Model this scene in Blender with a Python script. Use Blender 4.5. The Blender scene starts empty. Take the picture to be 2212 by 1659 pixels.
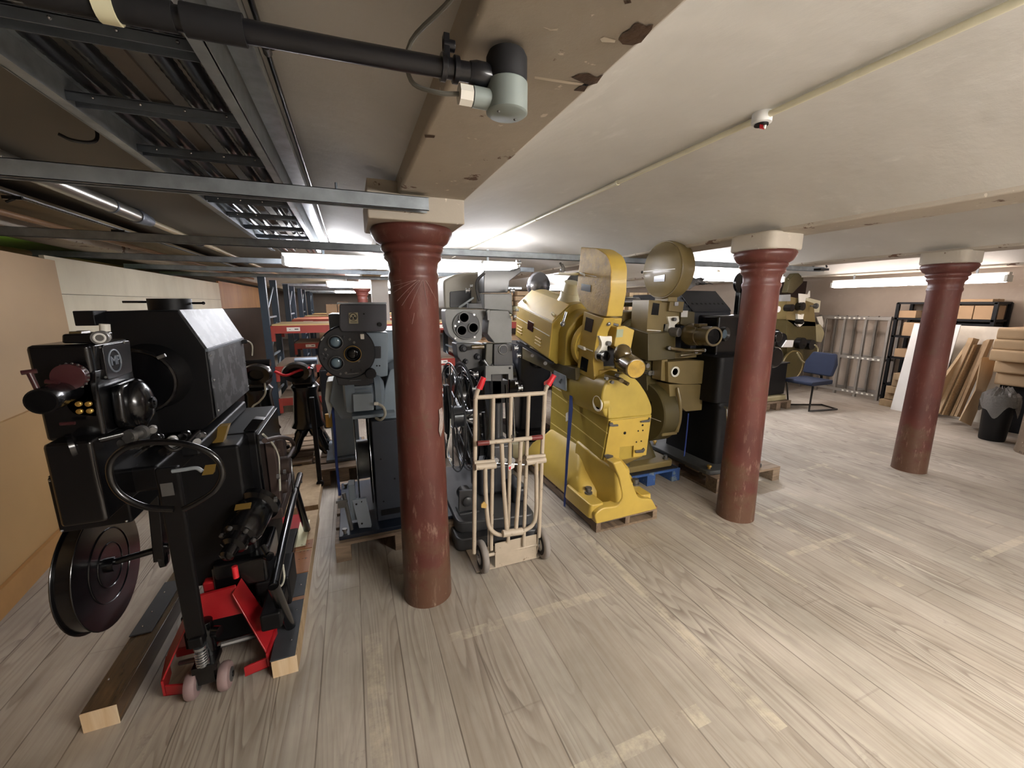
import bpy, bmesh, math, random
from mathutils import Vector, Matrix
random.seed(7)
PI = math.pi
scene = bpy.context.scene
COL = scene.collection

# ------------------------------------------------------------------ camera geometry (2212x1659 frame)
FPX, PITCH, YAW, CH = 875.0, math.radians(11.15), math.radians(21.5), 1.6
_c, _s = math.cos(PITCH), math.sin(PITCH)
_ca, _sa = math.cos(YAW), math.sin(YAW)
def _dir(x, y):
    u = (x-1106)/FPX; v = (829.5-y)/FPX
    X, Y, Z = u, _c+v*_s, -_s+v*_c
    return X*_ca+Y*_sa, -X*_sa+Y*_ca, Z
def at_y(x, y, T):            # point seen at a pixel, in the plane y = T
    d = _dir(x, y); k = T/d[1]; return Vector((d[0]*k, T, CH+d[2]*k))
def at_x(x, y, S):
    d = _dir(x, y); k = S/d[0]; return Vector((S, d[1]*k, CH+d[2]*k))
def at_z(x, y, Z):
    d = _dir(x, y); k = (Z-CH)/d[2]; return Vector((d[0]*k, d[1]*k, Z))

# ------------------------------------------------------------------ materials
def lin(h):
    h = h.lstrip('#'); r = []
    for i in (0, 2, 4):
        v = int(h[i:i+2], 16)/255
        r.append(v/12.92 if v <= .04045 else ((v+.055)/1.055)**2.4)
    return (*r, 1)
class G:                       # tiny node-graph helper
    def __init__(s, name):
        s.m = bpy.data.materials.new(name); s.m.use_nodes = True
        s.t = s.m.node_tree; s.b = s.t.nodes['Principled BSDF']
    def n(s, typ, ins=None, **props):
        k = s.t.nodes.new(typ)
        for a, b in props.items(): setattr(k, a, b)
        for a, b in (ins or {}).items(): s.put(k.inputs[a], b)
        return k
    def put(s, sock, v):
        if isinstance(v, bpy.types.NodeSocket): s.t.links.new(v, sock)
        elif isinstance(v, bpy.types.Node): s.t.links.new(v.outputs[0], sock)
        else: sock.default_value = v
    def math(s, op, a, b=0.0, clamp=False):
        k = s.n('ShaderNodeMath', {0: a, 1: b}, operation=op); k.use_clamp = clamp; return k.outputs[0]
    def mix(s, f, a, b, mode='MIX'):
        k = s.t.nodes.new('ShaderNodeMix'); k.data_type = 'RGBA'; k.blend_type = mode
        s.put(k.inputs[0], f); s.put(k.inputs[6], a); s.put(k.inputs[7], b); return k.outputs[2]
    def ramp(s, f, lo, hi):
        k = s.n('ShaderNodeMapRange', {0: f, 1: lo, 2: hi}); return k.outputs[0]
    def coord(s): return s.n('ShaderNodeTexCoord').outputs['Object']
    def mapping(s, v, sc=(1, 1, 1), loc=(0, 0, 0)):
        return s.n('ShaderNodeMapping', {'Vector': v, 'Scale': sc, 'Location': loc}).outputs[0]
    def noise(s, v, scale, detail=3, rough=.55, dist=0):
        return s.n('ShaderNodeTexNoise', {'Vector': v, 'Scale': scale, 'Detail': detail, 'Roughness': rough, 'Distortion': dist}).outputs[0]
    def bump(s, h, strength=.2, dist=.01):
        s.put(s.b.inputs['Normal'], s.n('ShaderNodeBump', {'Height': h, 'Strength': strength, 'Distance': dist}))
MATS = {}
def mat(name, col, rough=.5, metal=0.0, var=.12, vs=6, coat=0.0, wear=None, wf=.62, bump=0.0, bs=60, dirt=None):
    if name in MATS: return MATS[name]
    g = G(name); c = lin(col); v = g.coord()
    nz = g.noise(v, vs, 4)
    dk = tuple(x*(1-var) for x in c[:3])+(1,); lt = tuple(min(1, x*(1+var)) for x in c[:3])+(1,)
    o = g.mix(g.ramp(nz, .3, .7), dk, lt)
    if wear:
        w = g.ramp(g.noise(v, vs*2.3, 8, .7), wf, wf+.04); o = g.mix(w, o, lin(wear))
    if dirt:
        w = g.ramp(g.noise(g.mapping(v, (1, 1, .35)), 3.1, 6, .65), .45, .7); o = g.mix(g.math('MULTIPLY', w, .55), o, lin(dirt))
    g.put(g.b.inputs['Base Color'], o)
    g.put(g.b.inputs['Roughness'], g.math('MULTIPLY_ADD', nz, .2, clamp=True) if False else g.ramp(nz, -1.0, 2.0) if False else rough)
    g.b.inputs['Metallic'].default_value = metal
    g.b.inputs['Coat Weight'].default_value = coat; g.b.inputs['Coat Roughness'].default_value = .12
    if bump: g.bump(g.noise(v, bs, 5), bump, .004)
    MATS[name] = g.m; return g.m
def emit(name, col, st):
    if name in MATS: return MATS[name]
    g = G(name); g.b.inputs['Base Color'].default_value = lin('#ffffff')
    g.b.inputs['Emission Color'].default_value = lin(col); g.b.inputs['Emission Strength'].default_value = st
    MATS[name] = g.m; return g.m

BLK = mat('black_enamel', '#08080a', .25, 0, .3, coat=.4)
BLKM = mat('black_satin_paint', '#08080a', .5, 0, .3)
BLKM.node_tree.nodes['Principled BSDF'].inputs['Specular IOR Level'].default_value = .3
DKG = mat('dark_grey_paint', '#26282d', .42, 0, .15)
CHROME = mat('bright_steel', '#b9bcc0', .25, .9, .1)
STEEL = mat('worn_steel', '#6d6c6a', .45, .7, .25, wear='#8d8a86')
RUST = mat('rusty_brown_paint', '#3a2c26', .6, .2, .3, wear='#5b4a40')
GALV = mat('galvanised_steel', '#9aa2a8', .4, .3, .2, vs=14)
GALVD = mat('dull_galvanised_steel', '#69717a', .48, .25, .2, vs=9)
YEL = mat('yellow_paint', '#bfa24a', .36, 0, .08, coat=.15, bump=.15, bs=240)
YELW = mat('worn_yellow_paint', '#b3913a', .55, 0, .3, coat=.0, wear='#a08a5c', wf=.6, vs=14, bump=.5, bs=90)
YELD = mat('deep_yellow_paint', '#ab9440', .4, 0, .1, coat=.2)
CREAM = mat('cream_enamel', '#e3dec2', .35, 0, .05, coat=.2)
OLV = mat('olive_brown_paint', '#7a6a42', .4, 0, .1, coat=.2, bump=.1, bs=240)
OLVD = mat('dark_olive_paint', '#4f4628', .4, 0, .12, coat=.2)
BRZ = mat('bronze_brown_enamel', '#5b4d30', .22, .1, .15, coat=.7)
IVORY = mat('ivory_plastic', '#efece0', .35, 0, .03)
GLASSD = mat('dark_glass', '#06070a', .18, 0, .1)
BLUG = mat('blue_grey_paint', '#7b8893', .38, 0, .08, coat=.2)
BLUGD = mat('slate_grey_paint', '#2b3039', .45, 0, .12)
NAVY = mat('navy_paint', '#141d2c', .4, 0, .2)
GRY = mat('mid_grey_hammered_paint', '#7c7d7c', .42, 0, .12, coat=.1, bump=.15, bs=180)
GRYD = mat('charcoal_grey_paint', '#3e3f41', .4, 0, .15, coat=.2)
STRAP = mat('blue_webbing', '#263a78', .8, 0, .1)
RED = mat('red_paint', '#98161c', .4, 0, .12, coat=.3, wear='#6e2a26', wf=.66)
REDG = mat('red_rubber_grip', '#c8202a', .5, 0, .08)
BEIGE = mat('beige_truck_paint', '#b8aa96', .45, 0, .1, wear='#7a6650', wf=.62, vs=12)
MAROON = mat('maroon_grip_paint', '#6b2420', .5, 0, .15)
RUB = mat('black_rubber', '#17171a', .75, 0, .2)
RUBG = mat('grey_rubber_tyre', '#8d8680', .75, 0, .12)
PINK = mat('worn_pink_tyre', '#8a7472', .6, 0, .15)
BROWN_CAB = mat('maroon_bakelite', '#3c1c1e', .35, 0, .2)
WHITE = mat('white_paint', '#d9d8d4', .45, 0, .04)
CABLE = mat('pale_cable_sheath', '#b9b7a8', .45, 0, .05)
PAPER = mat('cream_paper', '#e6e2bf', .8, 0, .04)
CARD = mat('cardboard', '#a98c6c', .85, 0, .08, vs=3)
CARD2 = mat('pale_cardboard', '#bfa482', .85, 0, .08, vs=3)
FELT = mat('dark_tar_felt', '#34373b', .6, 0, .2)
BRASS = mat('brass', '#b8964e', .35, .7, .1)
NAVYF = mat('navy_fabric', '#1b2338', .9, 0, .1)
ORNG = mat('orange_plastic', '#e0961c', .5, 0, .05)
LENS = mat('blue_coated_lens', '#6f8796', .08, .2, .3, coat=1)
BLUEP = mat('blue_stained_wood', '#2f4f86', .8, 0, .25, wear='#6c7a86', wf=.55)
RREDB = mat('rack_beam_red', '#93372d', .45, 0, .08)
RBLUE = mat('rack_upright_blue', '#27333f', .5, 0, .1)

def wood(name, a, b, sx=1., axis='y', rough=.7, knots=.5, scale=9):
    if name in MATS: return MATS[name]
    g = G(name); v = g.coord()
    sc = {'x': (.12, 1, 1), 'y': (1, .12, 1), 'z': (1, 1, .12)}[axis]
    w = g.noise(g.mapping(v, sc), scale*2.2, 6, .6, 1.5)
    w2 = g.noise(g.mapping(v, tuple(k*.6 for k in sc)), scale, 2)
    o = g.mix(g.ramp(g.math('ADD', g.math('MULTIPLY', w, .6), g.math('MULTIPLY', w2, .4)), .35, .68), lin(b), lin(a))
    g.put(g.b.inputs['Base Color'], o); g.b.inputs['Roughness'].default_value = rough
    g.bump(w, .25, .003); MATS[name] = g.m; return g.m
WPAL = wood('pallet_wood', '#9b8670', '#5f4f3f', axis='x')
WPALY = wood('pallet_wood_lengthwise', '#8f7a62', '#54453a', axis='y')
WNEW = wood('fresh_sawn_end', '#e6d2b2', '#c9a87c', axis='z', scale=6)
WVAR = wood('varnished_timber', '#5c452c', '#241a12', axis='y', rough=.25)
WPINE = wood('pine_board', '#b59d7c', '#8d7556', axis='z', scale=5)
PLY = wood('orange_plywood', '#c8955a', '#a87440', axis='z', rough=.5, scale=3)
WDK = wood('dark_brown_board', '#4a382c', '#30241d', axis='z', rough=.3, scale=3)

# ------------------------------------------------------------------ mesh building
def fillet(poly, r, n=5):
    """round the corners of a 2-D polygon; r is one radius or one per corner"""
    N = len(poly); rs = r if isinstance(r, (list, tuple)) else [r]*N
    out = []
    for i, p in enumerate(poly):
        p = Vector(p[:2]); a = Vector(poly[i-1][:2])-p; b = Vector(poly[(i+1) % N][:2])-p
        R = rs[i]
        if R <= 0 or a.length < 1e-6 or b.length < 1e-6: out.append(tuple(p)); continue
        d = min(R, a.length*.49, b.length*.49)
        A = p+a.normalized()*d; B = p+b.normalized()*d
        for k in range(n+1):
            t = k/n; q = A*(1-t)**2+p*2*t*(1-t)+B*t*t; out.append(tuple(q))
    return out
class M:
    def __init__(s): s.b = bmesh.new()
    def _hull(s, rings, caps=True, closed=True):
        b = s.b; R = [[b.verts.new(p) for p in r] for r in rings]; n = len(R[0])
        for i in range(len(R)-1):
            for j in range(n if closed else n-1):
                k = (j+1) % n
                try: b.faces.new((R[i][j], R[i][k], R[i+1][k], R[i+1][j]))
                except ValueError: pass
        if caps:
            for r in (R[0][::-1], R[-1]):
                if len(r) > 2:
                    try: b.faces.new(r)
                    except ValueError: pass
        return s
    def box(s, x0, x1, y0, y1, z0, z1):
        return s._hull([[(x0, y0, z), (x1, y0, z), (x1, y1, z), (x0, y1, z)] for z in (z0, z1)])
    def px(s, yz, x0, x1):       # polygon in (y,z) extruded in x
        return s._hull([[(x, p[0], p[1]) for p in yz] for x in (x0, x1)])
    def py(s, xz, y0, y1):
        return s._hull([[(p[0], y, p[1]) for p in xz] for y in (y0, y1)])
    def pz(s, xy, z0, z1):
        return s._hull([[(p[0], p[1], z) for p in xy] for z in (z0, z1)])
    def cyl(s, p0, p1, r0, r1=None, n=24, caps=True):
        return s.lathe([(r0, 0), (r0 if r1 is None else r1, (Vector(p1)-Vector(p0)).length)], p0, Vector(p1)-Vector(p0), n, caps)
    def lathe(s, prof, o, ax, n=28, caps=True):
        """prof: (radius, height) pairs along the axis"""
        o = Vector(o); q = Vector(ax).normalized().to_track_quat('Z', 'Y')
        return s._hull([[tuple(o+q@Vector((max(r, 1e-4)*math.cos(2*PI*k/n), max(r, 1e-4)*math.sin(2*PI*k/n), h))) for k in range(n)] for r, h in prof], caps)
    def tube(s, pts, r, n=10, closed=False):
        pts = [Vector(p) for p in pts]; N = len(pts); rings = []; up = None
        for i, p in enumerate(pts):
            if closed: d = pts[(i+1) % N]-pts[i-1]
            else: d = (pts[min(i+1, N-1)]-pts[max(i-1, 0)])
            d.normalize()
            if up is None: up = d.orthogonal().normalized()
            up = (up-d*up.dot(d)); up.normalize(); w = d.cross(up)
            rr = r[i] if isinstance(r, (list, tuple)) else r
            rings.append([tuple(p+(up*math.cos(2*PI*k/n)+w*math.sin(2*PI*k/n))*rr) for k in range(n)])
        if closed: rings.append(rings[0]); return s._hull(rings, False)
        return s._hull(rings)
    def ball(s, c, r, n=16, sq=(1, 1, 1)):
        c = Vector(c); m = n//2
        return s._hull([[(c.x+r*sq[0]*math.sin(PI*(i+.02)/(m+.04))*math.cos(2*PI*k/n), c.y+r*sq[1]*math.sin(PI*(i+.02)/(m+.04))*math.sin(2*PI*k/n), c.z+r*sq[2]*math.cos(PI*(i+.02)/(m+.04))) for k in range(n)] for i in range(m+1)])
    def ring(s, c, ax, R, r, n=36, m=8):
        c = Vector(c); q = Vector(ax).normalized().to_track_quat('Z', 'Y')
        return s.tube([c+q@Vector((R*math.cos(2*PI*k/n), R*math.sin(2*PI*k/n), 0)) for k in range(n)], r, m, True)
    def rot(s, ang, axis, piv):
        bmesh.ops.rotate(s.b, verts=s.b.verts, cent=Vector(piv), matrix=Matrix.Rotation(ang, 3, axis)); return s
    def build(s, name, m, parent=None, bev=0.0, smooth=40, seg=2):
        bmesh.ops.remove_doubles(s.b, verts=s.b.verts, dist=1e-5)
        bmesh.ops.recalc_face_normals(s.b, faces=s.b.faces)
        me = bpy.data.meshes.new(name); s.b.to_mesh(me); s.b.free()
        o = bpy.data.objects.new(name, me); COL.objects.link(o); me.materials.append(m)
        if parent is not None:
            w = Vector((0, 0, 0)); p = parent
            while p: w += p.location; p = p.parent
            me.transform(Matrix.Translation(-w)); o.parent = parent
        else:
            c = Vector([sum(v.co[i] for v in me.vertices)/len(me.vertices) for i in range(3)]); c.z = min(v.co.z for v in me.vertices)
            me.transform(Matrix.Translation(-c)); o.location = c
        for f in me.polygons: f.use_smooth = True
        es = {}
        me.set_sharp_from_angle(angle=math.radians(smooth))
        if bev:
            b = o.modifiers.new('bevel', 'BEVEL'); b.width = bev; b.segments = seg; b.limit_method = 'ANGLE'; b.angle_limit = math.radians(35); b.harden_normals = True
        return o
def smooth_path(pts, n=8):
    P = [Vector(p) for p in pts]; P = [P[0]*2-P[1]]+P+[P[-1]*2-P[-2]]; out = []
    for i in range(1, len(P)-2):
        for k in range(n):
            t = k/n; a, b, c, d = P[i-1:i+3]
            out.append(.5*((2*b)+(c-a)*t+(2*a-5*b+4*c-d)*t*t+(3*b-a-3*c+d)*t**3))
    out.append(P[-2]); return out
def smooth2(a, b, c, n=6): return [((1-t)**2*a[0]+2*t*(1-t)*b[0]+t*t*c[0], (1-t)**2*a[1]+2*t*(1-t)*b[1]+t*t*c[1]) for t in [k/n for k in range(n+1)]]
def thing(name, loc, label, cat, group=None):
    o = bpy.data.objects.new(name, None); COL.objects.link(o); o.location = loc; o.empty_display_size = .1
    o['label'] = label; o['category'] = cat
    if group: o['group'] = group
    return o
def tag(o, label, cat, group=None, kind=None):
    if label: o['label'] = label; o['category'] = cat
    if group: o['group'] = group
    if kind: o['kind'] = kind
    return o
def struct(o): o['kind'] = 'structure'; return o
def lab(o, t): o['label'] = t; return o
def copy_tree(o, parent=None, d=(0, 0, 0)):
    c = o.copy(); COL.objects.link(c)
    if parent: c.parent = parent
    else: c.location = o.location+Vector(d)
    for ch in list(o.children): copy_tree(ch, c)
    return c
def text_on(body, size, m, parent, name, loc, rot, depth=.002):
    cu = bpy.data.curves.new(name, 'FONT'); cu.body = body; cu.size = size; cu.extrude = depth; cu.align_x = 'CENTER'; cu.align_y = 'CENTER'
    tmp = bpy.data.objects.new(name, cu); COL.objects.link(tmp); tmp.rotation_euler = rot; tmp.location = loc
    bpy.context.view_layer.update()
    me = bpy.data.meshes.new_from_object(tmp.evaluated_get(bpy.context.evaluated_depsgraph_get())); me.transform(tmp.matrix_world)
    bpy.data.objects.remove(tmp); o = bpy.data.objects.new(name, me); COL.objects.link(o); me.materials.append(m)
    w = Vector((0, 0, 0)); p = parent
    while p: w += p.location; p = p.parent
    me.transform(Matrix.Translation(-w)); o.parent = parent
    return o

# ------------------------------------------------------------------ camera
cam = bpy.data.cameras.new('camera'); camo = bpy.data.objects.new('camera', cam); COL.objects.link(camo)
cam.sensor_fit = 'HORIZONTAL'; cam.sensor_width = 36; cam.lens = 36*FPX/2212; cam.clip_start = .05; cam.clip_end = 100
camo.location = (0, 0, CH); camo.rotation_euler = (PI/2-PITCH, 0, -YAW); scene.camera = camo

# ------------------------------------------------------------------ setting materials
def floor_mat():
    g = G('worn_pine_floorboards'); v = g.coord(); sep = g.n('ShaderNodeSeparateXYZ', {0: v}); x, y = sep.outputs[0], sep.outputs[1]
    W = .17
    u = g.math('DIVIDE', g.math('ADD', x, .06), W); idx = g.math('FLOOR', u); fr = g.math('FRACT', u)
    rnd = g.n('ShaderNodeTexWhiteNoise', {'W': idx}, noise_dimensions='1D').outputs['Value']
    yy = g.math('ADD', y, g.math('MULTIPLY', rnd, 7.0))
    seam = g.ramp(g.math('ABSOLUTE', g.math('SUBTRACT', fr, .5)), .476, .494)
    jt = g.math('FRACT', g.math('DIVIDE', yy, 3.4))
    joint = g.ramp(g.math('ABSOLUTE', g.math('SUBTRACT', jt, .5)), .4985, .4993)
    lines = g.math('MAXIMUM', g.math('MULTIPLY', seam, g.ramp(g.noise(v, 1.1, 3), .3, .55)), g.math('MULTIPLY', joint, .25))
    # growth rings: contours of a stretched noise field, board by board
    cv = g.n('ShaderNodeCombineXYZ', {0: g.math('MULTIPLY', x, 5.5), 1: g.math('MULTIPLY', yy, .55), 2: g.math('MULTIPLY', rnd, 31.0)}).outputs[0]
    fld = g.noise(cv, 1.0, 1.5, .4)
    band = g.math('FRACT', g.math('MULTIPLY', fld, 24.0))
    ringm = g.math('MULTIPLY', g.ramp(band, .35, .9), g.ramp(band, 1.0, .93))
    area = g.math('MULTIPLY', g.ramp(g.noise(g.mapping(v, (2.2, .5, 1)), 1.0, 2), .40, .6), g.ramp(g.noise(g.mapping(v, (20, 2.5, 1)), 1.0, 4, .6), .25, .55))
    fine = g.noise(g.mapping(v, (45, 2.2, 1)), 1.0, 5, .65)
    base = g.mix(g.ramp(g.noise(v, 1.3, 5, .6), .35, .68), lin('#9a9286'), lin('#beb5a8'))
    base = g.mix(g.math('MULTIPLY', rnd, .30), base, lin('#857463'))
    base = g.mix(g.math('MULTIPLY', g.ramp(fine, .42, .66), .28), base, lin('#73614f'))
    base = g.mix(g.math('MULTIPLY', g.math('MULTIPLY', ringm, area), .62), base, lin('#5c4f45'))
    spots = g.ramp(g.noise(v, 5.2, 6, .75), .63, .7)
    base = g.mix(g.math('MULTIPLY', spots, .35), base, lin('#6a6058'))
    # left-over marking tape, worn through in patches
    tapes = [(-.045, .03, .7, 1.86), (.34, 1.30, 1.66, 1.72), (.56, 1.0, .93, .985), (1.40, 1.46, .8, 2.5), (2.83, 2.88, 1.1, 2.05), (2.55, 3.3, 1.52, 1.57),
             (2.93, 3.26, 1.96, 2.01), (4.0, 4.4, 2.42, 2.47), (3.40, 3.45, 1.3, 2.5), (2.3, 2.35, 1.3, 2.4), (1.12, 1.2, .92, 1.0), (5.2, 5.26, 1.9, 2.5), (1.1, 1.45, 2.42, 2.46), (3.6, 4.3, 1.05, 1.10), (4.3, 4.35, 1.2, 2.6)]
    tm = None
    for a, b, c, d in tapes:
        mx = g.math('LESS_THAN', g.math('ABSOLUTE', g.math('SUBTRACT', x, (a+b)/2)), (b-a)/2)
        my = g.math('LESS_THAN', g.math('ABSOLUTE', g.math('SUBTRACT', y, (c+d)/2)), (d-c)/2)
        q = g.math('MULTIPLY', mx, my); tm = q if tm is None else g.math('MAXIMUM', tm, q)
    tm = g.math('MULTIPLY', tm, g.ramp(g.noise(v, 8, 8, .75), .42, .62))
    base = g.mix(g.math('MULTIPLY', tm, .42), base, lin('#d6cab0'))
    base = g.mix(g.math('MULTIPLY', lines, .7), base, lin('#4a3d33'))
    g.put(g.b.inputs['Base Color'], base)
    g.put(g.b.inputs['Roughness'], g.ramp(fine, -.6, 1.4) if False else .58)
    h = g.math('SUBTRACT', g.math('MULTIPLY', fine, .3), lines); g.bump(h, .35, .004)
    return g.m
def plaster(name, a, b, patch=None, pf=.66, streak=None):
    g = G(name); v = g.coord()
    o = g.mix(g.ramp(g.noise(v, .9, 6, .6), .35, .7), lin(a), lin(b))
    n2 = g.noise(g.mapping(v, (1, .5, 1)), 6, 6, .7)
    if streak: o = g.mix(g.math('MULTIPLY', g.ramp(n2, .6, .72), .5), o, lin(streak))
    if patch:
        w = g.ramp(g.noise(v, 4.5, 8, .7), pf, pf+.02); o = g.mix(w, o, lin(patch))
        sp = g.ramp(g.noise(v, 22, 4, .6), .66, .7); o = g.mix(sp, o, lin('#d8cfc0'))
    g.put(g.b.inputs['Base Color'], o); g.b.inputs['Roughness'].default_value = .75
    g.bump(g.math('ADD', g.noise(v, 3, 3), g.math('MULTIPLY', g.noise(v, 28, 6, .7), .15)), .5, .02)
    return g.m
PL = plaster('painted_vault_plaster', '#c2beb6', '#d0ccc4', None, streak='#dedad2')
PLL = plaster('left_vault_plaster', '#bfbcb6', '#cfccc6', None, streak='#cfccc4')  # left bays, slightly greyer than the other vault plaster
PB = plaster('peeling_beam_plaster', '#aaa193', '#beb4a4', '#6b5243', .60, '#d2c8b6')
PW = plaster('cream_wall_plaster', '#a8998a', '#bcae9e', None, streak='#c8bcab')
def column_mat():
    g = G('scuffed_oxide_red_paint'); v = g.coord(); sep = g.n('ShaderNodeSeparateXYZ', {0: v}); z = sep.outputs[2]
    o = g.mix(g.ramp(g.noise(v, 2.2, 5), .35, .65), lin('#522a24'), lin('#64352d'))
    sc = g.ramp(g.noise(g.mapping(v, (1, 1, .25)), 30, 6, .7), .55, .63)
    low = g.math('MULTIPLY', g.ramp(z, .75, .1), 1.0)
    o = g.mix(g.math('MULTIPLY', sc, g.math('ADD', g.math('MULTIPLY', low, .6), .14)), o, lin('#9c8270'))
    wear = g.ramp(g.math('ADD', g.noise(v, 5, 6, .7), g.math('MULTIPLY', g.ramp(z, .6, 0), .3)), .58, .68)
    o = g.mix(g.math('MULTIPLY', wear, .75), o, lin('#5d4533'))
    wh = g.math('MULTIPLY', g.ramp(g.noise(v, 3.3, 7, .75), .635, .68), .6); o = g.mix(wh, o, lin('#b0a090'))
    g.put(g.b.inputs['Base Color'], o); g.b.inputs['Roughness'].default_value = .42
    g.bump(g.noise(v, 14, 5), .3, .006); return g.m
CRED = column_mat()

# ------------------------------------------------------------------ room shell
fo = struct(M().box(-6.8, 8.7, -4.6, 22, -.12, 0).build('floor', floor_mat()))
fo.data.transform(Matrix.Translation(fo.location)); fo.location = (0, 0, 0)
B0, BP = .36, 2.365            # first beam centre, spacing
def bays():
    out = []
    for k in range(-3, 4):
        a = B0+k*BP+.14; b = B0+(k+1)*BP-.14; out.append((a, b))
    return out
def vault(name, a, b, z0, z1, m):
    n = 20; low = []; 
    for i in range(n+1):
        t = i/n; u = 2*t-1; low.append((a+(b-a)*t, z0+(z1-z0)*(1-u*u)**.8))
    poly = low+[(b, 2.6), (a, 2.6)]
    mm = M(); mm.py(poly, -4.6, 22); return mm
cm = None
for i, (a, b) in enumerate(bays()):
    left = i <= 2
    o = vault('ceiling', a, min(b, 8.7), 2.12 if left else 2.075, 2.31 if left else 2.30, None).build('ceiling', PLL if left else PL, smooth=60); struct(o)
for k in range(-2, 4):
    c = B0+k*BP; struct(M().box(c-.14, c+.153, -4.6, 22, 2.05, 2.6).build('trim_%d' % (k+3), PB, bev=.012))
struct(M().box(8.55, 8.7, -4.6, 22, 0, 2.6).build('wall_right', PW))
struct(M().box(-6.8, -6.6, -4.6, 22, 0, 2.6).build('wall_left', PW))
struct(M().box(-6.6, 8.55, 21.8, 22, 0, 2.6).build('wall_back', PW))
struct(M().box(-6.6, 8.55, -4.6, -4.4, 0, 2.6).build('wall_front', PW))

# ------------------------------------------------------------------ columns
def column(cx, cy, label, hw=.205):
    t = thing('cast_iron_column', (cx, cy, 0), label, 'column', 'red iron columns')
    prof = [(.132, 0), (.131, .02), (.122, .8), (.113, 1.70), (.12, 1.72), (.12, 1.735), (.113, 1.75), (.119, 1.795), (.134, 1.81), (.136, 1.825), (.131, 1.835),
            (.146, 1.85), (.147, 1.862), (.142, 1.87), (.166, 1.885), (.186, 1.915), (.19, 1.935), (.18, 1.95)]
    M().lathe(prof, (cx, cy, 0), (0, 0, 1), 40).build('shaft', CRED, t, smooth=50)
    b = M(); b.pz(fillet([(cx-hw, cy-hw), (cx+hw, cy-hw), (cx+hw, cy+hw), (cx-hw, cy+hw)], .01 if hw > .2 else .07), 1.948, 2.06); lab(b.build('abacus', PB, t, bev=.014), 'square plaster block on top of the red shaft')
    # fillet of plaster up to the beam
    M().pz([(cx-.2, cy-hw), (cx+.2, cy-hw), (cx+.2, cy+hw), (cx-.2, cy+hw)], 2.055, 2.10).build('plaster_collar', PB, t) if hw > .2 else None
    return t
column(.30, 2.06, 'oxide red iron column nearest the camera, between the blue-grey and grey projectors')
def on_shaft(x, y, cx, cy, r):
    d = _dir(x, y); a = d[0]**2+d[1]**2; b = -2*(d[0]*cx+d[1]*cy); c = cx*cx+cy*cy-r*r
    k = (-b-math.sqrt(max(0, b*b-4*a*c)))/(2*a); return (d[0]*k, d[1]*k, CH+d[2]*k)
first_column = bpy.data.objects['cast_iron_column']
m = M()
for p0, p1, p2 in (((914, 598), (890, 603), (858, 598)), ((912, 600), (880, 612), (850, 632)), ((911, 601), (886, 617), (858, 650)), ((910, 602), (892, 622), (868, 660)), ((905, 603), (878, 610), (848, 618)), ((913, 604), (900, 628), (885, 668)), ((914, 598), (926, 612), (934, 634)), ((915, 600), (930, 620), (943, 650)), ((914, 604), (918, 630), (924, 660)), ((870, 604), (860, 606), (849, 607)), ((895, 676), (893, 690), (890, 700))):
    m.tube([on_shaft(x, y, .30, 2.06, .1155) for x, y in smooth2(p0, p1, p2)], .0008, 4)
lab(m.build('scratch_marks', mat('pale_scratch', '#a08a82', .6), first_column), 'fan of pale scratches')
m = M(); pts = [(948, 885), (955, 880), (958, 900), (957, 925), (952, 945), (948, 930), (950, 905)]
m._hull([[on_shaft(x, y, .30, 2.06, r) for x, y in pts] for r in (.125, .1262)]); lab(m.build('white_scuff', mat('white_scuff_mark', '#a89a94', .7, 0, .3, vs=60), first_column), 'white scuff on the right edge')
column(2.66, 2.05, 'oxide red iron column in front of the black projector with the perforated lamphouse', .165)
column(5.03, 2.07, 'oxide red iron column at right, in front of the black shelving and leaning boards', .165)
column(.30, 10.4, 'distant red iron column seen above the blue-grey projector')
for nm, pts in (('peeled_patch', ((1336, 86), (1345, 72), (1360, 64), (1372, 50), (1380, 49), (1396, 56), (1411, 53), (1408, 64), (1398, 76), (1385, 92), (1366, 98), (1345, 96))), ('peeled_patch', ((1235, 168), (1250, 160), (1272, 158), (1290, 168), (1304, 160), (1290, 180), (1270, 186), (1262, 198), (1240, 196), (1262, 180))),
                ('peeled_patch', ((1347, 2), (1362, 0), (1364, 6), (1350, 9))), ('peeled_patch', ((917, 291), (940, 293), (938, 298), (918, 297))), ('chalk_smear', ((1296, 84), (1305, 80), (1330, 86), (1328, 92), (1300, 91))), ('chalk_smear', ((1172, 58), (1190, 63), (1206, 61), (1204, 66), (1188, 66))), ('chalk_smear', ((1155, 165), (1230, 176), (1272, 182), (1270, 186), (1225, 181), (1155, 170)))):
    M()._hull([[tuple(at_z(x, y, z)) for x, y in pts] for z in (2.0485, 2.0501)]).build(nm, mat('bare_brown_brickwork', '#54402f', .9, 0, .3, vs=30, bump=.6, bs=120) if nm == 'peeled_patch' else mat('chalky_white', '#d8cfbe', .9), bpy.data.objects['trim_3'])
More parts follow.
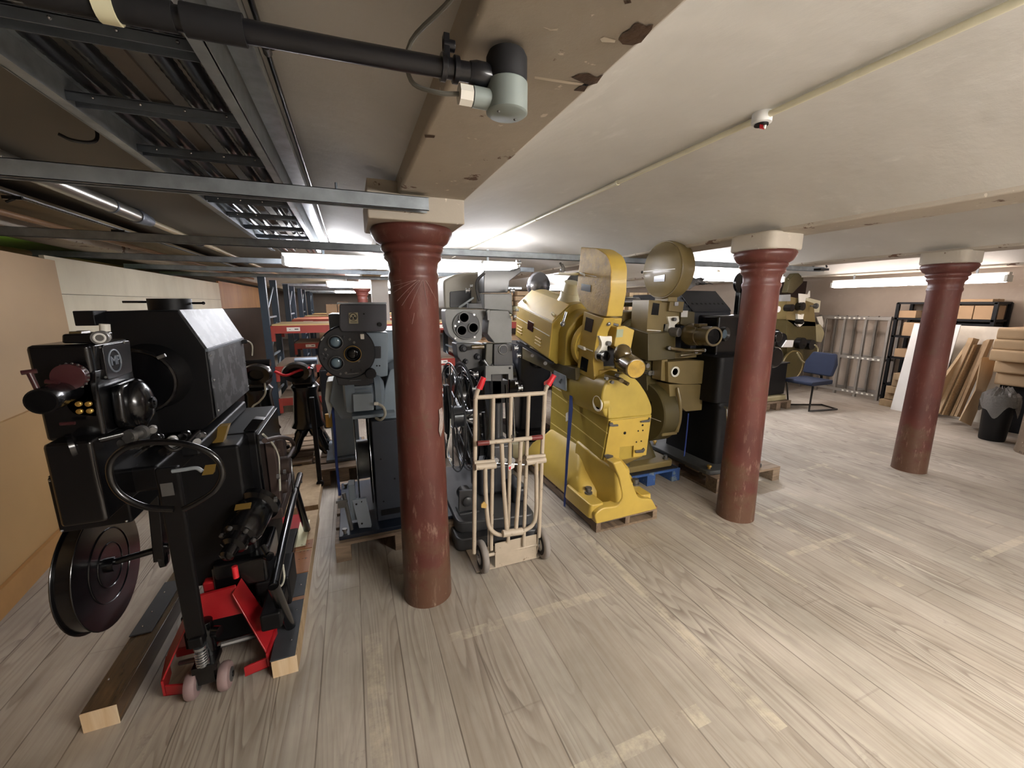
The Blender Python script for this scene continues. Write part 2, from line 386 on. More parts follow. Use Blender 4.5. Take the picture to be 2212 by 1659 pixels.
# ------------------------------------------------------------------ fluorescent fittings
TUBE = emit('lit_fluorescent_diffuser', '#f8f8ff', 42.0)
BODYW = mat('white_fitting_body', '#dcdcd6', .5, 0, .03)
def fitting(cx, cy, z, L, along, label, m=TUBE):
    t = thing('fluorescent_light', (cx, cy, z), label, 'ceiling light', 'fluorescent fittings')
    def bx(l0, l1, w, z0, z1):
        b = M()
        if along == 'x': b.box(cx+l0, cx+l1, cy-w, cy+w, z0, z1)
        else: b.box(cx-w, cx+w, cy+l0, cy+l1, z0, z1)
        return b
    bx(-L/2, L/2, .035, z+.085, z+.12).build('housing', BODYW, t, bev=.004)
    bx(-L/2+.03, -.015, .075, z, z+.084).build('diffuser', m, t, bev=.02)
    bx(.015, L/2-.03, .075, z, z+.084).build('diffuser', m, t, bev=.02)
    for s in (-1, 1): bx(*sorted((s*(L/2-.028), s*(L/2))), .07, z+.005, z+.084).build('end_cap', BODYW, t)
    # short hanging straps up to the vault
    for s in (-1, 1):
        q = Vector((cx+s*L*.35, cy, 0)) if along == 'x' else Vector((cx, cy+s*L*.35, 0))
        M().box(q.x-.01, q.x+.01, q.y-.01, q.y+.01, z+.12, 2.2).build('hanger', GALV, t)
    return t
fitting(.64, 4.5, 1.955, 2.4, 'x', 'bright fluorescent light crossing behind the nearest red column')
fitting(5.1, 4.5, 1.93, 2.3, 'x', 'bright fluorescent light just left of the second red column, above the black lamphouse')
fitting(.85, 9.0, 1.93, 2.5, 'x', 'farther fluorescent light under the one behind the nearest column')
fitting(5.2, 9.0, 1.93, 2.5, 'x', 'faint far fluorescent light below the bright one near the second column')
fitting(.85, 13.5, 1.93, 2.5, 'x', 'most distant fluorescent light deep in the rack aisle')
fitting(7.4, 3.45, 1.86, 1.95, 'y', 'fluorescent light running past the right-hand red column', emit('lit_pinkish_diffuser', '#fff0ea', 15.0))
TUBEB = emit('lit_warm_fluorescent_diffuser', '#fffaf4', 96.0)
fitting(2.0, -.9, 1.93, 2.1, 'x', 'fluorescent light behind the viewer, right of the nearest beam', TUBEB)
fitting(5.0, -2.2, 1.93, 2.1, 'x', 'fluorescent light behind the viewer at far right', TUBE)

# ------------------------------------------------------------------ cable ladder with conduits
RL, RR = -.655, -.225
t = thing('cable_ladder', (-.44, 1.0, 2.1), 'galvanised cable ladder hanging under the left vault, full of dark corrugated conduits', 'cable ladder')
for sx, d in ((RL, 1), (RR, -1)):
    m = M()
    m.box(sx-.003, sx+.003, -.6, 4.6, 2.10, 2.19); m.box(min(sx, sx+d*.03), max(sx, sx+d*.03), -.6, 4.6, 2.10, 2.104)
    m.box(min(sx, sx+d*.03), max(sx, sx+d*.03), -.6, 4.6, 2.186, 2.19); m.build('side_rail', GALV, t)
outer = M().box(RR+.012, RR+.075, -.6, 4.6, 2.165, 2.17); outer.box(RR+.072, RR+.075, -.6, 4.6, 2.135, 2.17)
lab(outer.build('splice_tray', mat('bright_galvanised', '#a9b1b6', .35, .6, .2, vs=20), t), 'bright slotted tray beside the rail')
for y in (.35, .75, 1.18, 1.55, 1.94, 2.31, 2.67, 3.07, 3.5, 3.92, 4.3):
    m = M(); m.box(RL+.004, RR-.004, y-.022, y+.022, 2.145, 2.149); m.box(RL+.004, RR-.004, y-.022, y-.019, 2.125, 2.147); m.box(RL+.004, RR-.004, y+.019, y+.022, 2.125, 2.147)
    r = m.build('rung', GALVD, t)
    q = M()
    for k in range(4): q.ball((RL+.06+k*.1, y-.023, 2.137), .004, 8)
    q.build('rivet', CHROME, r)
CORR = mat('black_corrugated_conduit', '#1b1d22', .35, 0, .15, coat=.3)
def corrugated(x, y0, y1, z, r):
    m = M(); prof = []; y = y0; k = 0
    while y < y1: prof.append((r if k % 2 else r*.86, y-y0)); y += .016; k += 1
    return m.lathe(prof, (x, y0, z), (0, 1, 0), 12)
for i, x in enumerate((-.60, -.525, -.375, -.32, -.265)):
    c = corrugated(x, -.5, 5.2, 2.178, .021).build('corrugated_conduit', CORR)
    tag(c, ['dark corrugated conduit against the left rail of the cable ladder', 'dark corrugated conduit second from the left rail of the cable ladder', 'dark corrugated conduit right of the flat grey strip in the cable ladder',
            'dark corrugated conduit second from the right rail of the cable ladder', 'dark corrugated conduit against the right rail of the cable ladder'][i], 'conduit', 'conduits on the cable ladder')
tag(M().box(-.475, -.43, -.5, 4.9, 2.158, 2.166).build('flat_cable_strip', mat('grey_brown_strip', '#5d554e', .6)), 'flat grey-brown strip lying along the middle of the cable ladder', 'strip')
hk = M().tube(smooth_path([(-.70, 1.78, 2.16), (-.70, 1.78, 2.115), (-.715, 1.77, 2.095), (-.75, 1.75, 2.09), (-.775, 1.74, 2.1)], 5), .005, 8)
tag(hk.build('wire_hook', BLK), 'small black hook hanging beside the left rail of the cable ladder', 'hook')

struct_board = tag(M().box(-1.84, -.70, -.6, 9.0, 2.196, 2.205).build('ceiling_board', mat('dark_brown_ceiling_board', '#6b665c', .7, 0, .05, vs=2)), 'plain dark brown board on the ceiling between the cable ladder and the silver conduit', 'board')
# white lighting trunking edge left of the ladder
tag(M().box(-.69, -.675, -.6, 4.6, 2.155, 2.19).build('edge_strip', mat('pale_edge_strip', '#b8b6a4', .5)), 'thin pale strip running along the left rail of the cable ladder', 'strip')

# struts across the ceiling
def strut(x0, x1, y, z, label, sk=0.0):
    m = M(); h = .026
    m.box(x0, x1, y-h, y-h+.0025, z, z+.052); m.box(x0, x1, y+h-.0025, y+h, z, z+.052); m.box(x0, x1, y-h, y+h, z+.0495, z+.052)
    m.box(x0, x1, y-h, y-h+.008, z, z+.0025); m.box(x0, x1, y+h-.008, y+h, z, z+.0025)
    x = x0+.05
    while x < x1-.05: m.box(x, x+.055, y-h+.008, y+h-.008, z+.036, z+.038); x += .1
    o = m.build('steel_strut', GALV)
    for xx in (x0+.4, x1-.35):
        M().cyl((xx, y, z+.052), (xx, y, 2.06), .005, n=8).build('hanger_rod', GALVD, o)
    return tag(o, label, 'steel strut', 'slotted steel struts')
strut(-2.3, .335, 1.815, 1.98, 'nearest steel strut, ending against the plaster block of the nearest column')
strut(-2.6, 5.55, 3.47, 2.0, 'long steel strut passing behind the nearest column and ending right of the second column')
strut(-3.2, 2.2, 4.85, 2.0, 'steel strut directly behind the bright light, third from the viewer')
strut(-2.35, 2.2, 6.07, 2.0, 'short-ended steel strut above the cream partition, fourth from the viewer')
strut(-2.45, 2.2, 7.3, 2.0, 'steel strut above the far end of the cream partition, fifth from the viewer')
for i, y in enumerate((10.0, 11.6, 13.0, 14.6, 16.4)):
    strut(-1.3, 4.2, y, 1.98, 'distant steel strut above the blue racks, number %s from the viewer along the aisle' % ('sixth', 'seventh', 'eighth', 'ninth', 'tenth')[i])
# silver duct and perforated strip
DUCT = mat('silver_conduit', '#a5a39a', .3, .7, .1)
t = thing('silver_conduit', (-1.22, 1.0, 2.15), 'fat silver conduit running under the left vault beside the cable ladder', 'conduit')
M().cyl((-1.22, -.5, 2.15), (-1.22, 3.45, 2.15), .038, n=20).build('fat_pipe', DUCT, t)
M().lathe([(.044, 0), (.044, .05), (.04, .055), (.04, .12), (.034, .125), (.034, .2), (.026, .22)], (-1.22, 3.4, 2.15), (0, 1, 0), 20).build('coupling', GALVD, t)
M().cyl((-1.22, 3.5, 2.15), (-1.22, 9, 2.15), .02, n=16).build('thin_pipe', mat('cream_conduit', '#b8aa8c', .4, .1), t)
for y in (2.2, 3.1, 4.6, 6.4): M().lathe([(.041, 0), (.041, .018)], (-1.22, y, 2.15), (0, 1, 0), 20).build('clip', GALVD, t)
m = M(); m.box(-1.45, -1.415, -.4, 9, 2.10, 2.104)
t = m.build('perforated_strip', GALV); tag(t, 'narrow perforated steel strip left of the silver conduit', 'steel strip')
m = M(); y = -.38
while y < 8.9: m.box(-1.441, -1.424, y, y+.014, 2.0985, 2.1); y += .028
o = m.build('slot', BLKM, t); tag(o, None, None, kind='stuff')
for i, y in enumerate((2.75, 3.7, 5.4)):
    m = M(); m.tube([(-1.43, y, 2.104), (-1.43, y, 2.085), (-1.46, y, 2.07)], .006, 8); m.box(-1.47, -1.40, y-.006, y+.006, 2.082, 2.098)
    tag(m.build('beam_clamp', BLK), ['nearest black clamp on the perforated strip', 'middle black clamp on the perforated strip', 'farthest black clamp on the perforated strip'][i], 'clamp', 'clamps on the perforated strip')
tag(M().box(-1.86, -1.5, -.6, 9.5, 2.135, 2.15).build('ceiling_board', plaster('brown_fibreboard', '#6d6048', '#8d7d5c')), 'rough brown fibreboard fixed to the ceiling at far left', 'board')
tag(M().cyl((-2.5, 2.0, 2.02), (-2.5, 9.5, 2.02), .03, n=16).build('brown_pipe', mat('brown_pipe_paint', '#8a6a4c', .4)), 'brown pipe high at far left above the partition', 'pipe')
tag(M().cyl((-1.72, 2.5, 2.09), (-1.72, 9.5, 2.09), .018, n=12).build('brown_pipe', mat('brown_pipe_paint', '#8a6a4c', .4)), 'thin brown pipe under the fibreboard at far left', 'pipe')

# black conduit with round junction box
t = thing('junction_box_conduit', (.29, .78, 2.0), 'thick black conduit ending in a round junction box under the nearest beam', 'conduit')
PIPE = mat('black_conduit_paint', '#15161b', .35, 0, .15, coat=.3)
M().tube([(-.9, .80, 1.995), (-.30, .79, 1.995), (.02, .785, 1.998), (.262, .775, 2.0)], .0155, 16).build('pipe', PIPE, t)
M().cyl((-.19, .788, 1.996), (-.115, .787, 1.997), .0205, n=16).build('tape_wrap', RUB, t)
M().cyl((-.36, .79, 1.995), (-.20, .788, 1.996), .0185, n=16).build('sleeve', RUB, t)
M().lathe([(.021, 0), (.021, .008), (.016, .01), (.016, .02), (.021, .022), (.021, .03)], (.175, .778, 2.0), (1, 0, 0), 16).build('socket', PIPE, t)
m = M(); m.box(.18, .19, .77, .786, 2.01, 2.05); m.cyl((.18, .778, 2.035), (.2, .778, 2.035), .009); m.build('saddle', PIPE, t, bev=.001)
M().lathe([(.017, 0), (.02, .012), (.02, .03), (.015, .045)], (.225, .777, 2.0), (1, 0, 0), 16).build('elbow_socket', PIPE, t)
M().lathe([(.034, 0), (.037, .004), (.037, .038), (.033, .046), (.01, .047)], (.295, .775, 1.995), (0, 0, 1), 32).build('box_cover', RUB, t)
bx = M().lathe([(.034, 0), (.038, .003), (.038, .05), (.036, .052)], (.295, .775, 1.942), (0, 0, 1), 32).build('box_body', mat('cast_grey_box', '#8d9793', .5, .1, .1), t)
m = M(); m.ball((.275, .765, 1.942), .003, 8); m.ball((.315, .785, 1.942), .003, 8); m.build('screw', STEEL, bx)
M().cyl((.23, .775, 1.962), (.262, .775, 1.962), .017, n=20).build('cable_entry', mat('cast_grey_box', '#8d9793', .5, .1, .1), t)
M().cyl((.205, .775, 1.962), (.228, .775, 1.962), .017, n=8).build('gland', IVORY, t)
M().tube(smooth_path([(.206, .775, 1.962), (.17, .79, 1.965), (.13, .82, 1.99), (.13, .80, 2.04), (.19, .66, 2.06), (.205, .4, 2.075), (.205, -.3, 2.09)], 6), .004, 8).build('cable', mat('grey_cable', '#77766f', .5), t)
m = M().lathe([(.0215, 0), (.0215, .022)], (at_z(212, 10, 1.995).x, .789, 1.995), (1, 0, 0), 16)
tag(m.build('tape_band', PAPER), 'cream tape wound round the black conduit at top left', 'tape')
# thin rod with clips
m = M(); m.cyl((-.14, .3, 2.195), (-.14, 5.0, 2.195), .0065, n=10)
t = m.build('thin_conduit', BLK); tag(t, 'thin dark conduit with clips running beside the right ladder rail', 'conduit')
for y in (.95, 1.15, 1.22): M().cyl((-.14, y, 2.195), (-.14, y+.03, 2.195), .0105, n=12).build('coupling', STEEL, t)
m = M(); m.tube([(-.14, 1.2, 2.19), (-.125, 1.2, 2.18), (-.105, 1.2, 2.19), (-.10, 1.2, 2.2)], .004, 8); m.build('clip', BLK, t)
# cream conduit on the right vault with detector base
t = thing('cream_conduit', (1.48, 1.2, 2.28), 'long cream conduit along the crown of the right vault', 'conduit')
M().cyl((1.48, -.8, 2.283), (1.48, 6.2, 2.283), .0115, n=14).build('pipe', CREAM, t)
for y in (2.1, 3.2, 4.3): M().cyl((1.48, y, 2.283), (1.48, y+.02, 2.283), .015, n=12).build('clip', CREAM, t)
t = thing('detector_base', (1.48, 1.21, 2.25), 'small white detector base with bare red wires on the cream conduit', 'detector base')
m = M().lathe([(.028, 0), (.034, .003), (.034, .035), (.03, .04)], (1.48, 1.215, 2.26), (0, 0, 1), 24); m.build('base', WHITE, t)
M().cyl((1.48, 1.215, 2.255), (1.48, 1.215, 2.2599), .024).build('socket_face', BLKM, t)
m = M()
for k in range(3): m.tube([(1.468+k*.006, 1.21, 2.256), (1.462+k*.007, 1.205, 2.243), (1.46+k*.009, 1.2, 2.237)], .0022, 6)
m.build('wire', RED, t); M().cyl((1.49, 1.21, 2.243), (1.492, 1.208, 2.256), .005, n=8).build('terminal', IVORY, t)
# small bracket at beam over the camera, at top edge
tag(M().box(.355, .40, .42, .47, 1.985, 2.05).build('ceiling_bracket', GALVD, bev=.003), 'dark grey bracket on the nearest beam at the top edge of the view', 'bracket')
tag(M().box(5.35, 5.5, 3.36, 3.45, 2.005, 2.03).tube([(5.4, 3.5, 2.06), (5.42, 3.45, 2.09), (5.52, 3.42, 2.09), (5.55, 3.42, 2.05)], .01, 8).build('strut_clamp', BLKM), 'black clamp above the right end of the long steel strut', 'clamp')

# ------------------------------------------------------------------ partition of boards on the left
TAN = mat('tan_painted_board', '#b89a72', .6, 0, .04, vs=2)
TANL = mat('tan_board_lower', '#b18d5c', .6, 0, .05, vs=2)
CRM = mat('cream_painted_board', '#e9e0c6', .6, 0, .03, vs=2, dirt='#d6cbae')
t = thing('partition_board', (-1.95, 3.2, 0), 'tan upper board of the partition at the left edge, nearest the viewer', 'board', 'partition boards')
M().pz([(-1.62, 1.0), (-1.65, 1.0), (-2.06, 4.18), (-2.03, 4.19)], .93, 1.92).build('sheet', TAN, t)
m = M(); m.ball((-1.745, 2.13, 1.60), .005, 8); lab(m.build('screw', IVORY, t), 'small white screw head')
tag(M().pz([(-1.605, 1.0), (-1.65, 1.0), (-2.06, 4.2), (-2.01, 4.22)], .0, .945).build('partition_board', TANL), 'yellow-brown lower board of the partition at the left edge', 'board', 'partition boards')
tag(M().pz([(-1.58, 1.0), (-1.60, 1.0), (-1.99, 4.1), (-1.965, 4.1)], .0, .14).build('skirting_board', mat('brown_skirting', '#a87c48', .6, 0, .1)), 'brown strip along the foot of the tan partition', 'board')
for i, (z0, z1, y0, y1) in enumerate(((1.68, 1.96, 4.22, 8.65), (1.0, 1.676, 4.22, 8.65), (0, .996, 4.22, 8.65))):
    o = M().box(-2.13, -2.10, y0, y1, z0, z1).build('partition_board', CRM)
    tag(o, ['cream top board of the partition with a long horizontal joint below it', 'cream middle board of the partition behind the black lamphouse', 'cream bottom board of the partition hidden behind the black projector'][i], 'board', 'partition boards')
tag(M().box(-2.14, -2.11, 8.68, 12.8, 1.52, 2.0).build('plywood_sheet', PLY), 'orange plywood sheet at the far end of the cream partition', 'board')
tag(M().box(-2.14, -2.11, 8.68, 12.8, 0, 1.51).build('dark_board', WDK), 'dark glossy brown board below the orange plywood', 'board')
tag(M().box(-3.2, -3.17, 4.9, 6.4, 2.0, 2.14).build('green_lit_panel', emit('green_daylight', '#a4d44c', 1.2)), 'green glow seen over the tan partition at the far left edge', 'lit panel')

# ------------------------------------------------------------------ pallet racks at the back
UPX = -1.1
def frame(x, y0, y1, H, label):
    t = thing('rack_upright_frame', (x, y0, 0), label, 'rack frame', 'blue rack upright frames')
    for y in (y0, y1): M().box(x-.045, x+.045, y-.04, y+.04, 0, H).build('post', RBLUE, t, bev=.004)
    m = M(); z = .3; 
    BR = mat('rack_bracing_grey', '#8d9aa5', .45, .2)
    while z < H-.5:
        m.box(x-.012, x+.012, y0, y1, z, z+.025); m.tube([(x, y0, z+.02), (x, y1, z+.48)], .012, 6); z += .55
    m.build('bracing', BR, t); return t
DECK = mat('chipboard_deck', '#c9ab74', .8, 0, .05); DECKD = mat('grey_brown_deck', '#7d6a58', .8)
LABM = mat('shelf_label_card', '#e2ddd2', .7, 0, .02); INK = mat('black_ink', '#1a1a1c', .7)
def shelf(x0, x1, y0, y1, z, label, deck=DECK, n=2):
    t = thing('rack_shelf', ((x0+x1)/2, y0, z), label, 'rack shelf', 'red rack shelves')
    for y in (y0, y1):
        m = M(); m.box(x0, x1, y-.025, y+.025, z-.11, z); m.box(x0, x0+.045, y-.03, y+.03, z-.22, z); m.box(x1-.045, x1, y-.03, y+.03, z-.22, z)
        bm = m.build('beam', RREDB, t, bev=.003)
        if y == y0:
            for k in range(n):
                lx = x0+.2+k*(x1-x0-.5)/max(1, n-1 if n > 1 else 1)
                l = M().box(lx, lx+.17, y-.0275, y-.0252, z-.08, z-.025).build('shelf_label', LABM, bm, bev=.001)
                M().box(lx+.1, lx+.15, y-.0285, y-.0276, z-.058, z-.045).box(lx+.03, lx+.05, y-.0285, y-.0276, z-.056, z-.05).build('marking', INK, l)
    M().box(x0+.02, x1-.02, y0-.02, y1+.02, z+.001, z+.02).build('deck', deck, t)
    return t
rows = [(6.6, 7.5), (8.9, 9.8), (11.2, 12.1), (13.5, 14.4)]
names = ('nearest', 'second', 'third', 'fourth')
for i, (a, b) in enumerate(rows):
    frame(UPX, a, b, 1.97, 'blue rack upright frame, %s along the left side of the aisle' % names[i])
    if i < 2: frame(1.62, a, b, 1.97, 'blue rack upright frame behind the grey projector, %s row' % names[i])
    if i < 2: frame(4.35, a, b, 1.97, 'blue rack upright frame behind the yellow projectors, %s row' % names[i])
    for k, (z, dk) in enumerate(((1.30, DECK if i != 1 else mat('pinkish_deck', '#b5735a', .8)), (.72 if i != 1 else .85, DECKD), (.25, DECKD))):
        if i > 1 and k > 0: continue
        shelf(UPX+.045, 1.575, a, b, z, '%s red rack shelf of the %s rack row seen left of the nearest column' % (('top', 'middle', 'bottom')[k], names[i]), dk)
        if i < 1:
            shelf(1.665, 4.305, a, b, z, '%s red rack shelf seen between the grey and yellow projectors' % ('top', 'middle', 'bottom')[k], dk)
            shelf(4.395, 7.0, a, b, z, '%s red rack shelf seen behind the olive projector' % ('top', 'middle', 'bottom')[k], dk)
# cartons and stacked film cases on the racks
def carton(x0, x1, y0, y1, z0, z1, label, m=CARD, name='cardboard_box', grp='boxes on the racks', cat='box'):
    t = thing(name, ((x0+x1)/2, (y0+y1)/2, z0), label, cat, grp)
    M().box(x0, x1, y0, y1, z0, z1).build('carton', m, t, bev=.004)
    M().box((x0+x1)/2-.025, (x0+x1)/2+.025, y0-.001, y1+.001, z1-.02, z1+.0015).build('packing_tape', mat('brown_tape', '#8e6a42', .35), t)
    return t
carton(-.6, -.25, 9.0, 9.3, .871, 1.1, 'small carton on the second rack row, left of the blue-grey projector')
xs = [(-.55, -.3, 11.3, 1.321, 1.60), (-.28, -.02, 11.4, 1.321, 1.66), (0, .30, 11.3, 1.321, 1.56), (.32, .7, 11.3, 1.321, 1.58)]
for i, (a, b, y, z0, z1) in enumerate(xs):
    carton(a, b, y, y+.4, z0, z1, ['leftmost', 'second from left', 'third from left', 'rightmost'][i]+' of the four cartons on the distant top shelf above the aisle')
i = 0
pos = ['at the far left', 'left of the yellow lamphouse', 'just behind the yellow lamphouse', 'over the yellow chimney', 'left of the yellow magazine', 'right of the yellow magazine', 'left of the olive magazine', 'under the olive magazine', 'right of the olive magazine', 'by the black lamphouse', 'at the far right']
for x in [1.75+.47*k for k in range(11)]:
    for lv in range(6):
        z0 = 1.321+lv*.085; w = random.uniform(.36, .44)
        if z0+.08 > 1.9 or (lv > 3 and random.random() < .25): break
        x0 = x+random.uniform(-.02, .02)
        if x0 < 1.7 or (4.2 < x0+w and x0 < 4.42): continue
        o = M().box(x0, x0+w, 6.62, 7.2, z0, z0+.075).build('film_case', random.choice((WPINE, CARD2, PAPER, CARD2)), bev=.004)
        tag(o, 'flat pale case %s layer up in the rack stack %s' % (('bottom', 'second', 'third', 'fourth', 'fifth', 'sixth')[lv], pos[min(i, 10)]), 'case', 'flat cases stacked on the back rack')
    i += 1
for i, (x0, x1, z0, z1) in enumerate([(1.8, 2.4, .741, 1.0), (2.6, 3.3, .741, 1.05), (3.5, 4.2, .741, .98), (4.6, 5.2, .741, 1.05), (5.4, 6.2, .741, 1.0)]):
    carton(x0, x1, 6.7, 7.2, z0, z1, '%s carton on the middle shelf of the back rack, half hidden by projectors' % ('first', 'second', 'third', 'fourth', 'fifth')[i])
# dark equipment on the lower shelves behind the gap
for i, (x0, x1, z) in enumerate([(-.5, .2, .741), (-.9, -.2, .271), (.2, 1.2, .271)]):
    m = M(); m.lathe([(.16, 0), (.2, .02), (.2, .2), (.13, .24), (.1, .3)], ((x0+x1)/2, 6.95, z+.001), (0, 0, 1)); m.cyl(((x0+x1)/2-.25, 6.8, z+.1), ((x0+x1)/2+.25, 6.8, z+.1), .09)
    tag(m.build('film_equipment', BLKM), 'black machine part on the %s of the nearest rack' % ('middle shelf', 'left of the bottom shelf', 'right of the bottom shelf')[i], 'machine part', 'machine parts on the nearest rack')
# white painted post
tag(M().box(.40, .70, 8.1, 8.4, 0, 2.05).build('square_post', WHITE, bev=.01), 'white square post rising behind the blue-grey projector', 'post')

BX, BY = 7.08, 2.22
# ------------------------------------------------------------------ right-hand wall: racking frames, shelving, boards
AL = mat('dull_aluminium', '#98928a', .5, .4, .1)
t = thing('bare_rack_frames', (8.35, 4.5, 0), 'empty grey slotted-angle racking standing against the right wall', 'rack')
for i, y in enumerate((3.95, 4.28, 4.6, 4.92, 5.22)):
    for x in (8.18, 8.48):
        m = M(); m.box(x-.02, x+.02, y-.02, y-.015, 0, 1.40); m.box(x-.02, x-.015, y-.02, y+.02, 0, 1.40); m.build('post', AL, t)
for z in (.06, .66, 1.34):
    m = M()
    for x in (8.16, 8.5): m.box(x-.004, x+.004, 3.93, 5.24, z, z+.05)
    for y in (3.95, 4.28, 4.6, 4.92, 5.22): m.box(8.16, 8.5, y-.004, y+.004, z, z+.04)
    rl = m.build('rail', AL, t)
    for k in range(7):
        q = M().box(8.151, 8.1555, 3.99+k*.075+(.3 if z > 1 else 0), 4.02+k*.075+(.3 if z > 1 else 0), z+.01, z+.035)
        lab(q.build('plastic_clip', IVORY, rl), 'small white clip')
# black shelving
t = thing('black_shelving', (8.3, 3.3, 0), 'black bolted shelving unit against the right wall, holding cartons', 'shelving')
for x in (8.12, 8.5):
    for y in (2.78, 3.30, 3.85): M().box(x-.02, x+.02, y-.02, y+.02, 0, 1.62).build('post', BLKM, t)
for z in (.3, .74, 1.08, 1.36, 1.6): M().box(8.10, 8.52, 2.77, 3.86, z, z+.03).build('shelf_board', BLKM, t)
sh = [(3.62, 3.84, 1.391, 1.50, 'small carton at the left end of the fourth shelf of the black shelving'), (3.35, 3.75, 1.111, 1.32, 'wide carton on the third shelf of the black shelving'),
      (3.0, 3.2, 1.391, 1.58, 'left carton of the pair right of the red column on the black shelving'), (2.8, 2.99, 1.391, 1.58, 'right carton of the pair right of the red column on the black shelving'),
      (3.4, 3.8, .771, .9, 'flat carton on the second shelf of the black shelving'), (2.83, 3.2, 1.631, 1.67, 'thin carton lying on top of the black shelving')]
for y0, y1, z0, z1, l in sh: carton(8.13, 8.45, y0, y1, z0, z1, l, grp='cartons on the black shelving')
tag(M().box(8.14, 8.45, 2.785, 3.15, 1.14, 1.34).build('plastic_crate', BLKM, bev=.02), 'dark crate on the third shelf of the black shelving, right of the column', 'crate')
# timber offcuts stacked at the foot of the shelving
for i in range(5):
    dx = (i % 2)*.06
    tag(M().box(7.85+dx, 8.05+dx, 3.1+.05*i, 3.75-.03*i, .0+i*.11, .105+i*.11).build('timber_block', WPINE, bev=.005), '%s timber block of the stack in front of the black shelving' % ('lowest', 'second lowest', 'middle', 'second highest', 'topmost')[i], 'timber block', 'stacked timber blocks')
# leaning boards
def leaning(y0, w, th, H, x0, lean, m, label, name='leaning_board', yl=0.0):
    b = M(); b._hull([[(x0+a*lean, y0+yl*a, a*H), (x0+a*lean+th, y0+yl*a, a*H), (x0+a*lean+th, y0+w+yl*a, a*H), (x0+a*lean, y0+w+yl*a, a*H)] for a in (0, 1)])
    return tag(b.build(name, m), label, 'board', 'boards leaning by the right wall')
leaning(3.02, .5, .02, 1.32, 7.70, .1, WHITE, 'white board leaning left of the right-hand column', yl=-.05)
leaning(2.45, .62, .02, 1.3, 7.95, .1, mat('off_white_board', '#cfc8ba', .6), 'large off-white panelled board behind the leaning planks')
def oy(px, T): return [(at_y(x, y, T).x, at_y(x, y, T).z) for x, y in px]
for px, T, d, mt, nm, lb in [([(2031, 872), (2033, 828), (2094, 742), (2106, 746)], 2.86, .03, WPINE, 'leaning_plank', 'leftmost and lowest of the planks leaning beside the right-hand column'),
        ([(2029, 893), (2035, 895), (2116, 733), (2103, 730)], 2.82, .05, WPINE, 'leaning_plank', 'tall narrow plank second from left, its end standing highest of the leaning planks'),
        ([(2037, 896), (2060, 899), (2130, 744), (2106, 745)], 2.79, .02, mat('speckled_chipboard', '#8f7656', .8, 0, .3, vs=60), 'leaning_board', 'brown chipboard in the middle of the leaning planks'),
        ([(2058, 899), (2064, 900), (2137, 735), (2131, 738)], 2.73, .03, WPINE, 'leaning_plank', 'pale narrow plank right of the brown chipboard'),
        ([(2067, 900), (2074, 901), (2148, 733), (2138, 734)], 2.69, .03, WPINE, 'leaning_plank', 'rightmost narrow plank, nearest the pale cardboard strip')]:
    p = oy(px, T); p = [(a, max(b, .004)) for a, b in p]
    tag(M().py(p, T, T+d).build(nm, mt), lb, 'board', 'boards leaning by the right wall')
p = oy([(2073, 908), (2098, 920), (2143, 812), (2152, 772), (2121, 772), (2108, 842)], 2.56); p = [(a, max(b, .004)) for a, b in p]
tag(M().py(p, 2.56, 2.57).build('cardboard_strip', CARD2), 'pale cardboard strip leaning left of the black bin', 'cardboard')
for i, (x, y0, y1) in enumerate([(2152, 803, 829), (2150, 778, 803), (2140, 754, 778), (2148, 732, 754), (2156, 708, 732)]):
    a, b = at_y(x, y0, 2.45), at_y(x, y1, 2.45)
    pts = fillet([(a.x, b.z), (8.35, b.z), (8.35, a.z), (a.x, a.z)], .04)
    tag(M().py(pts, 2.12, 2.45).build('cardboard_sheet', CARD2, bev=.008), '%s folded cardboard sheet of the stack behind the black bin' % ('lowest', 'second lowest', 'middle', 'second highest', 'topmost')[i], 'cardboard', 'folded cardboard stack')
zt = at_y(2152, 829, 2.45).z; zc = at_y(2156, 708, 2.45).z; xt = at_y(2160, 829, 2.45).x
tag(M().box(xt, 8.35, 2.15, 2.45, 0, zt-.002).build('storage_table', BLKM, bev=.01), 'dark low stand carrying the folded cardboard stack', 'stand')
tag(M().box(7.85, 8.3, 2.16, 2.42, zc+.001, zc+.09).build('open_carton', CARD, bev=.01), 'open carton on top of the folded cardboard stack', 'box')
t = thing('waste_bin', (BX, BY, 0), 'round black bin with a clear plastic bag hanging over its rim', 'bin')
M().lathe([(.105, 0), (.11, .02), (.13, .50), (.14, .51), (.14, .54), (.13, .54), (.127, .51), (.105, .03)], (BX, BY, 0), (0, 0, 1), 36, caps=False).lathe([(.105, .005), (.105, .03)], (BX, BY, 0), (0, 0, 1), 36).build('bin_body', BLKM, t)
g = G('clear_crinkled_plastic'); g.b.inputs['Base Color'].default_value = lin('#e0dcd8'); g.b.inputs['Roughness'].default_value = .12; g.b.inputs['Transmission Weight'].default_value = .6
g.bump(g.noise(g.coord(), 22, 8, .8), 1.0, .08); BAG = g.m
m = M(); n = 56; rings = []
for k, (r, z) in enumerate([(.015, .62), (.05, .63), (.09, .59), (.12, .57), (.15, .55), (.152, .50), (.154, .44), (.156, .38)]):
    jt = .022 if 0 < k < 4 else .005 if k == 4 else .012
    rings.append([(BX+(r+random.uniform(0, jt))*math.cos(a*2*PI/n), BY+(r+random.uniform(0, jt))*math.sin(a*2*PI/n), z+random.uniform(-jt, jt)*1.2*(0 < k < 4)+(.07*math.sin(a*3*2*PI/n+1.3)+.03*math.sin(a*7*2*PI/n) if k > 5 else 0)*(k-5)/2) for a in range(n)])
m._hull(rings, False).build('plastic_bag', BAG, t, smooth=40)
